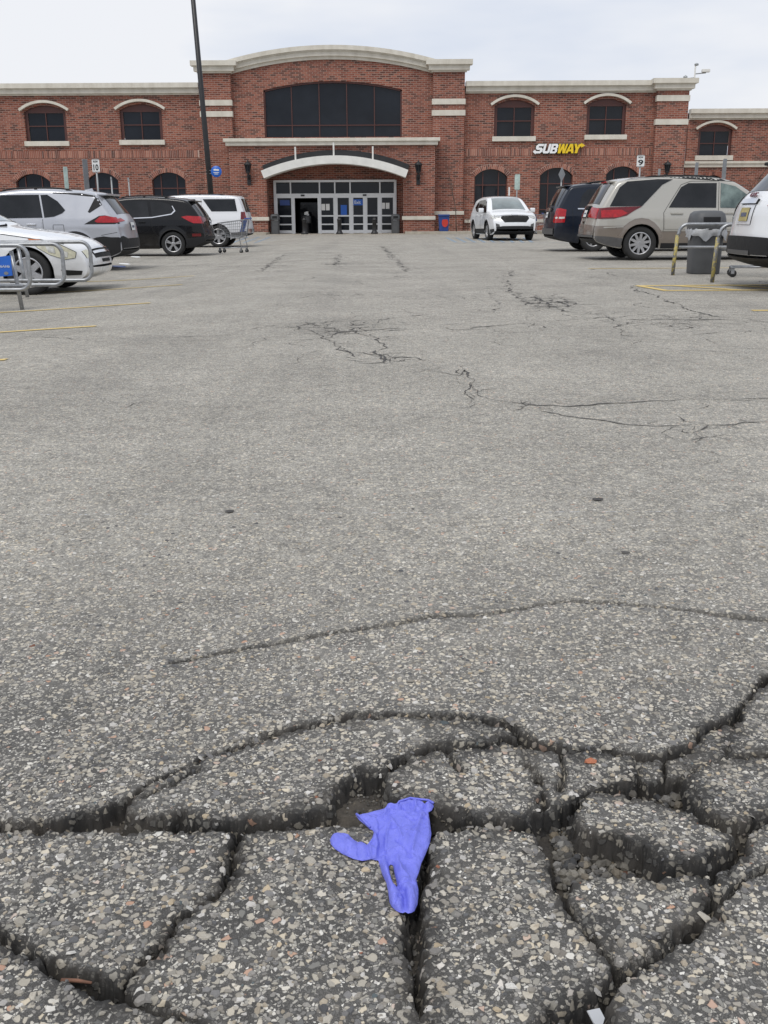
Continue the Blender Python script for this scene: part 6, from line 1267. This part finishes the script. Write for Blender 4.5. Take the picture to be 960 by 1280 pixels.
post_sign('parking_sign', 'narrow pale sign edge behind the row 10 post', 107.6, 213, 245, 41, 3.2, 18, 'sign_green', yaw=R(40))
post_sign('sign_post', 'bare thin grey post right of the row 10 sign', 138.8, 221, 255, 37, 1.6, 3, 'steel_sign', pr=.028)
post_sign('sign_post', 'short bare grey post between the arched windows at left', 160.5, 222, 250, 46, 2.0, 4, 'steel_sign')
post_sign('parking_sign', 'pale green and white upright parking sign behind the white crossover', 646.8, 218, 275, 50, 6.6, 18, 'sign_green')
post_sign('sign_post', 'short whitish post beside the left arched window behind the white crossover', 636.5, 234, 275, 55, 1.8, 10, 'sign_white')
post_sign('diamond_sign', 'grey back of a diamond sign before an arched window', 702.5, 208.5, 240, 40, 8.6, 18, 'sign_back', shape='diamond')
post_sign('sign_post', 'leftmost square grey post above the beige crossover roof', 824, 211, 240, 40, 3.0, 14, 'steel_sign', pr=.04)
post_sign('sign_post', 'wide grey post above the beige crossover, between the lantern and the next post', 871, 203, 240, 36, 3.6, 19, 'sign_back', pr=.05)
post_sign('sign_post', 'rightmost and tallest grey post above the beige crossover roof', 906, 198.5, 240, 33, 4.4, 26, 'sign_back', pr=.05)
# ---------------------------------------------------------------- shopping carts
def make_cart(label, loc, rz):
    t = thing('shopping_cart', label, 'shopping cart', loc, rz, 'shopping carts')
    # local +x is the front of the cart; basket tapers to the front
    B0 = [(-.42, -.28), (-.42, .28), (.42, .23), (.42, -.23)]; zl, zh = (.50, .56), (1.0, .90)
    def c(u, v, k):                                # u along, v across (-1..1), k up
        x = -.42+.84*u; hw = (.28-.05*u)*(.88+.12*k); z0 = .50+.06*u; z1 = 1.0-.10*u; return (x-.06*(1-u)*(1-k)*-1, v*hw, z0+(z1-z0)*k)
    m = MB(); r = .0045
    for i in range(13):
        u = i/12
        for sg_ in (-1, 1): m.tube([c(u, sg_, 0), c(u, sg_, 1)], r, 4)
        m.tube([c(u, -1, 0), c(u, 1, 0)], r, 4)
    for j in range(6):
        k = j/5
        for sg_ in (-1, 1): m.tube([c(0, sg_, k), c(1, sg_, k)], r*1.2, 4)
        m.tube([c(1, -1, k), c(1, 1, k)], r*1.2, 4); m.tube([c(0, -1, k), c(0, 1, k)], r*1.1, 4)
    for j in range(7): v = -1+j/3; m.tube([c(1, v, 0), c(1, v, 1)], r, 4); m.tube([c(0, v, 0), c(0, v, 1)], r, 4); m.tube([c(0, v, 0), c(1, v, 0)], r, 4)
    m.build('basket', 'steel_galv', t); m = MB()
    m.tube([c(0, -1, 1), c(0, 1, 1), c(1, 1, 1), c(1, -1, 1)], .010, 6, True); m.build('basket_rim', 'steel_galv', t)
    m = MB()
    for sg_ in (-1, 1):
        m.tube([(-.50, sg_*.27, 1.02), (-.44, sg_*.27, .98), (-.36, sg_*.27, .52), (-.30, sg_*.27, .42), (-.36, sg_*.27, .16), (-.34, sg_*.27, .13)], .013, 7); m.tube([(-.36, sg_*.27, .17), (.40, sg_*.20, .15)], .012, 7); m.tube([(-.32, sg_*.27, .44), (.30, sg_*.22, .50)], .012, 7)
    m.tube([(.40, -.20, .15), (.40, .20, .15)], .012, 7); m.tube([(-.36, -.27, .17), (-.36, .27, .17)], .011, 7); m.build('frame', 'steel_galv', t, True)
    MB().tube([(-.51, -.29, 1.03), (-.51, .29, 1.03)], .019, 10).build('handle', 'cart_blue', t, True); MB().add([(-.40, -.22, .98), (-.40, .22, .98), (-.30, .20, .64), (-.30, -.20, .64)], [(0, 1, 2, 3)]).build('child_seat', 'cart_blue', t)
    for x, y in ((-.34, .26), (-.34, -.26), (.38, .19), (.38, -.19)):
        w = MB().lathe([(0, -.016), (.045, -.016), (.058, -.010), (.058, .010), (.045, .016), (0, .016)], (x, y, .058), 16, 'y').build('caster_wheel', 'rubber', t, True)
        m = MB(); m.box(x-.022, x+.03, y-.026, y-.018, .05, .14); m.box(x-.022, x+.03, y+.018, y+.026, .05, .14); m.box(x-.022, x+.03, y-.026, y+.026, .13, .145); m.build('caster_fork', 'steel_galv', w)
    return t
p = G(291, 316.5); make_cart('grey wire cart with blue handle standing loose behind the black crossover', (p.x, p.y+.25, float(gz(p.x, p.y))), math.pi-R(12))
p = G(911, 347); make_cart('cart in the right corral with only its front caster showing', (p.x+.50, p.y+.18, 0), math.pi-R(14))
for i, px in enumerate((678, 690, 702)):
    Yb = 54.3; x = P(px, 275, Yb).x; make_cart(('leftmost', 'middle', 'rightmost')[i]+' of the far carts parked beside the navy minivan near the wall', (x, Yb, 0), 0)
# ---------------------------------------------------------------- bare saplings
def bare_tree(label, base, h, spread, depth, r0, seed):
    rg = random.Random(seed); t = thing('bare_tree', label, 'tree', base); tr = MB(); br = MB()
    def grow(p, d, L, r, lv, mb):
        pts = [p]; rs = [r]; n = 5
        for i in range(n):
            d = (d+Vector((rg.uniform(-.12, .12), rg.uniform(-.12, .12), rg.uniform(-.02, .10)))).normalized(); p = p+d*L/n; pts.append(p); rs.append(r*(1-.6*(i+1)/n))
        mb.tube(pts, rs, 6 if lv < 2 else 4)
        if lv < depth:
            for k in range(rg.randint(3, 5)):
                q = pts[rg.randint(2, n)]; a = rg.uniform(0, 6.28); nd = (d*rg.uniform(.6, 1.1)+Vector((math.cos(a), math.sin(a), rg.uniform(-.1, .4)))*spread).normalized(); grow(q, nd, L*rg.uniform(.45, .7), r*.42, lv+1, br)
    grow(Vector((0, 0, 0)), Vector((.0, 0, 1)), h, r0, 0, tr); tr.build('trunk', 'bark', t, True); br.build('branches', 'bark', t, True)
x = P(570.5, 290, YE-.8).x; bare_tree('thin bare sapling in front of the brick pilaster right of the entrance', (x, YE-.8, .13), 2.6, .5, 2, .030, 3)
x = P(948, 260, 61).x; bare_tree('bare leafless tree at the right edge before the set-back brick block', (x, 61, 0), 2.9, .95, 4, .06, 11)
x = P(586, 290, YE-.2).x; bare_tree('low brown leafless shrub at the foot of the pilaster behind the white crossover', (x, YE+.6, .1), .55, 1.0, 4, .018, 5)
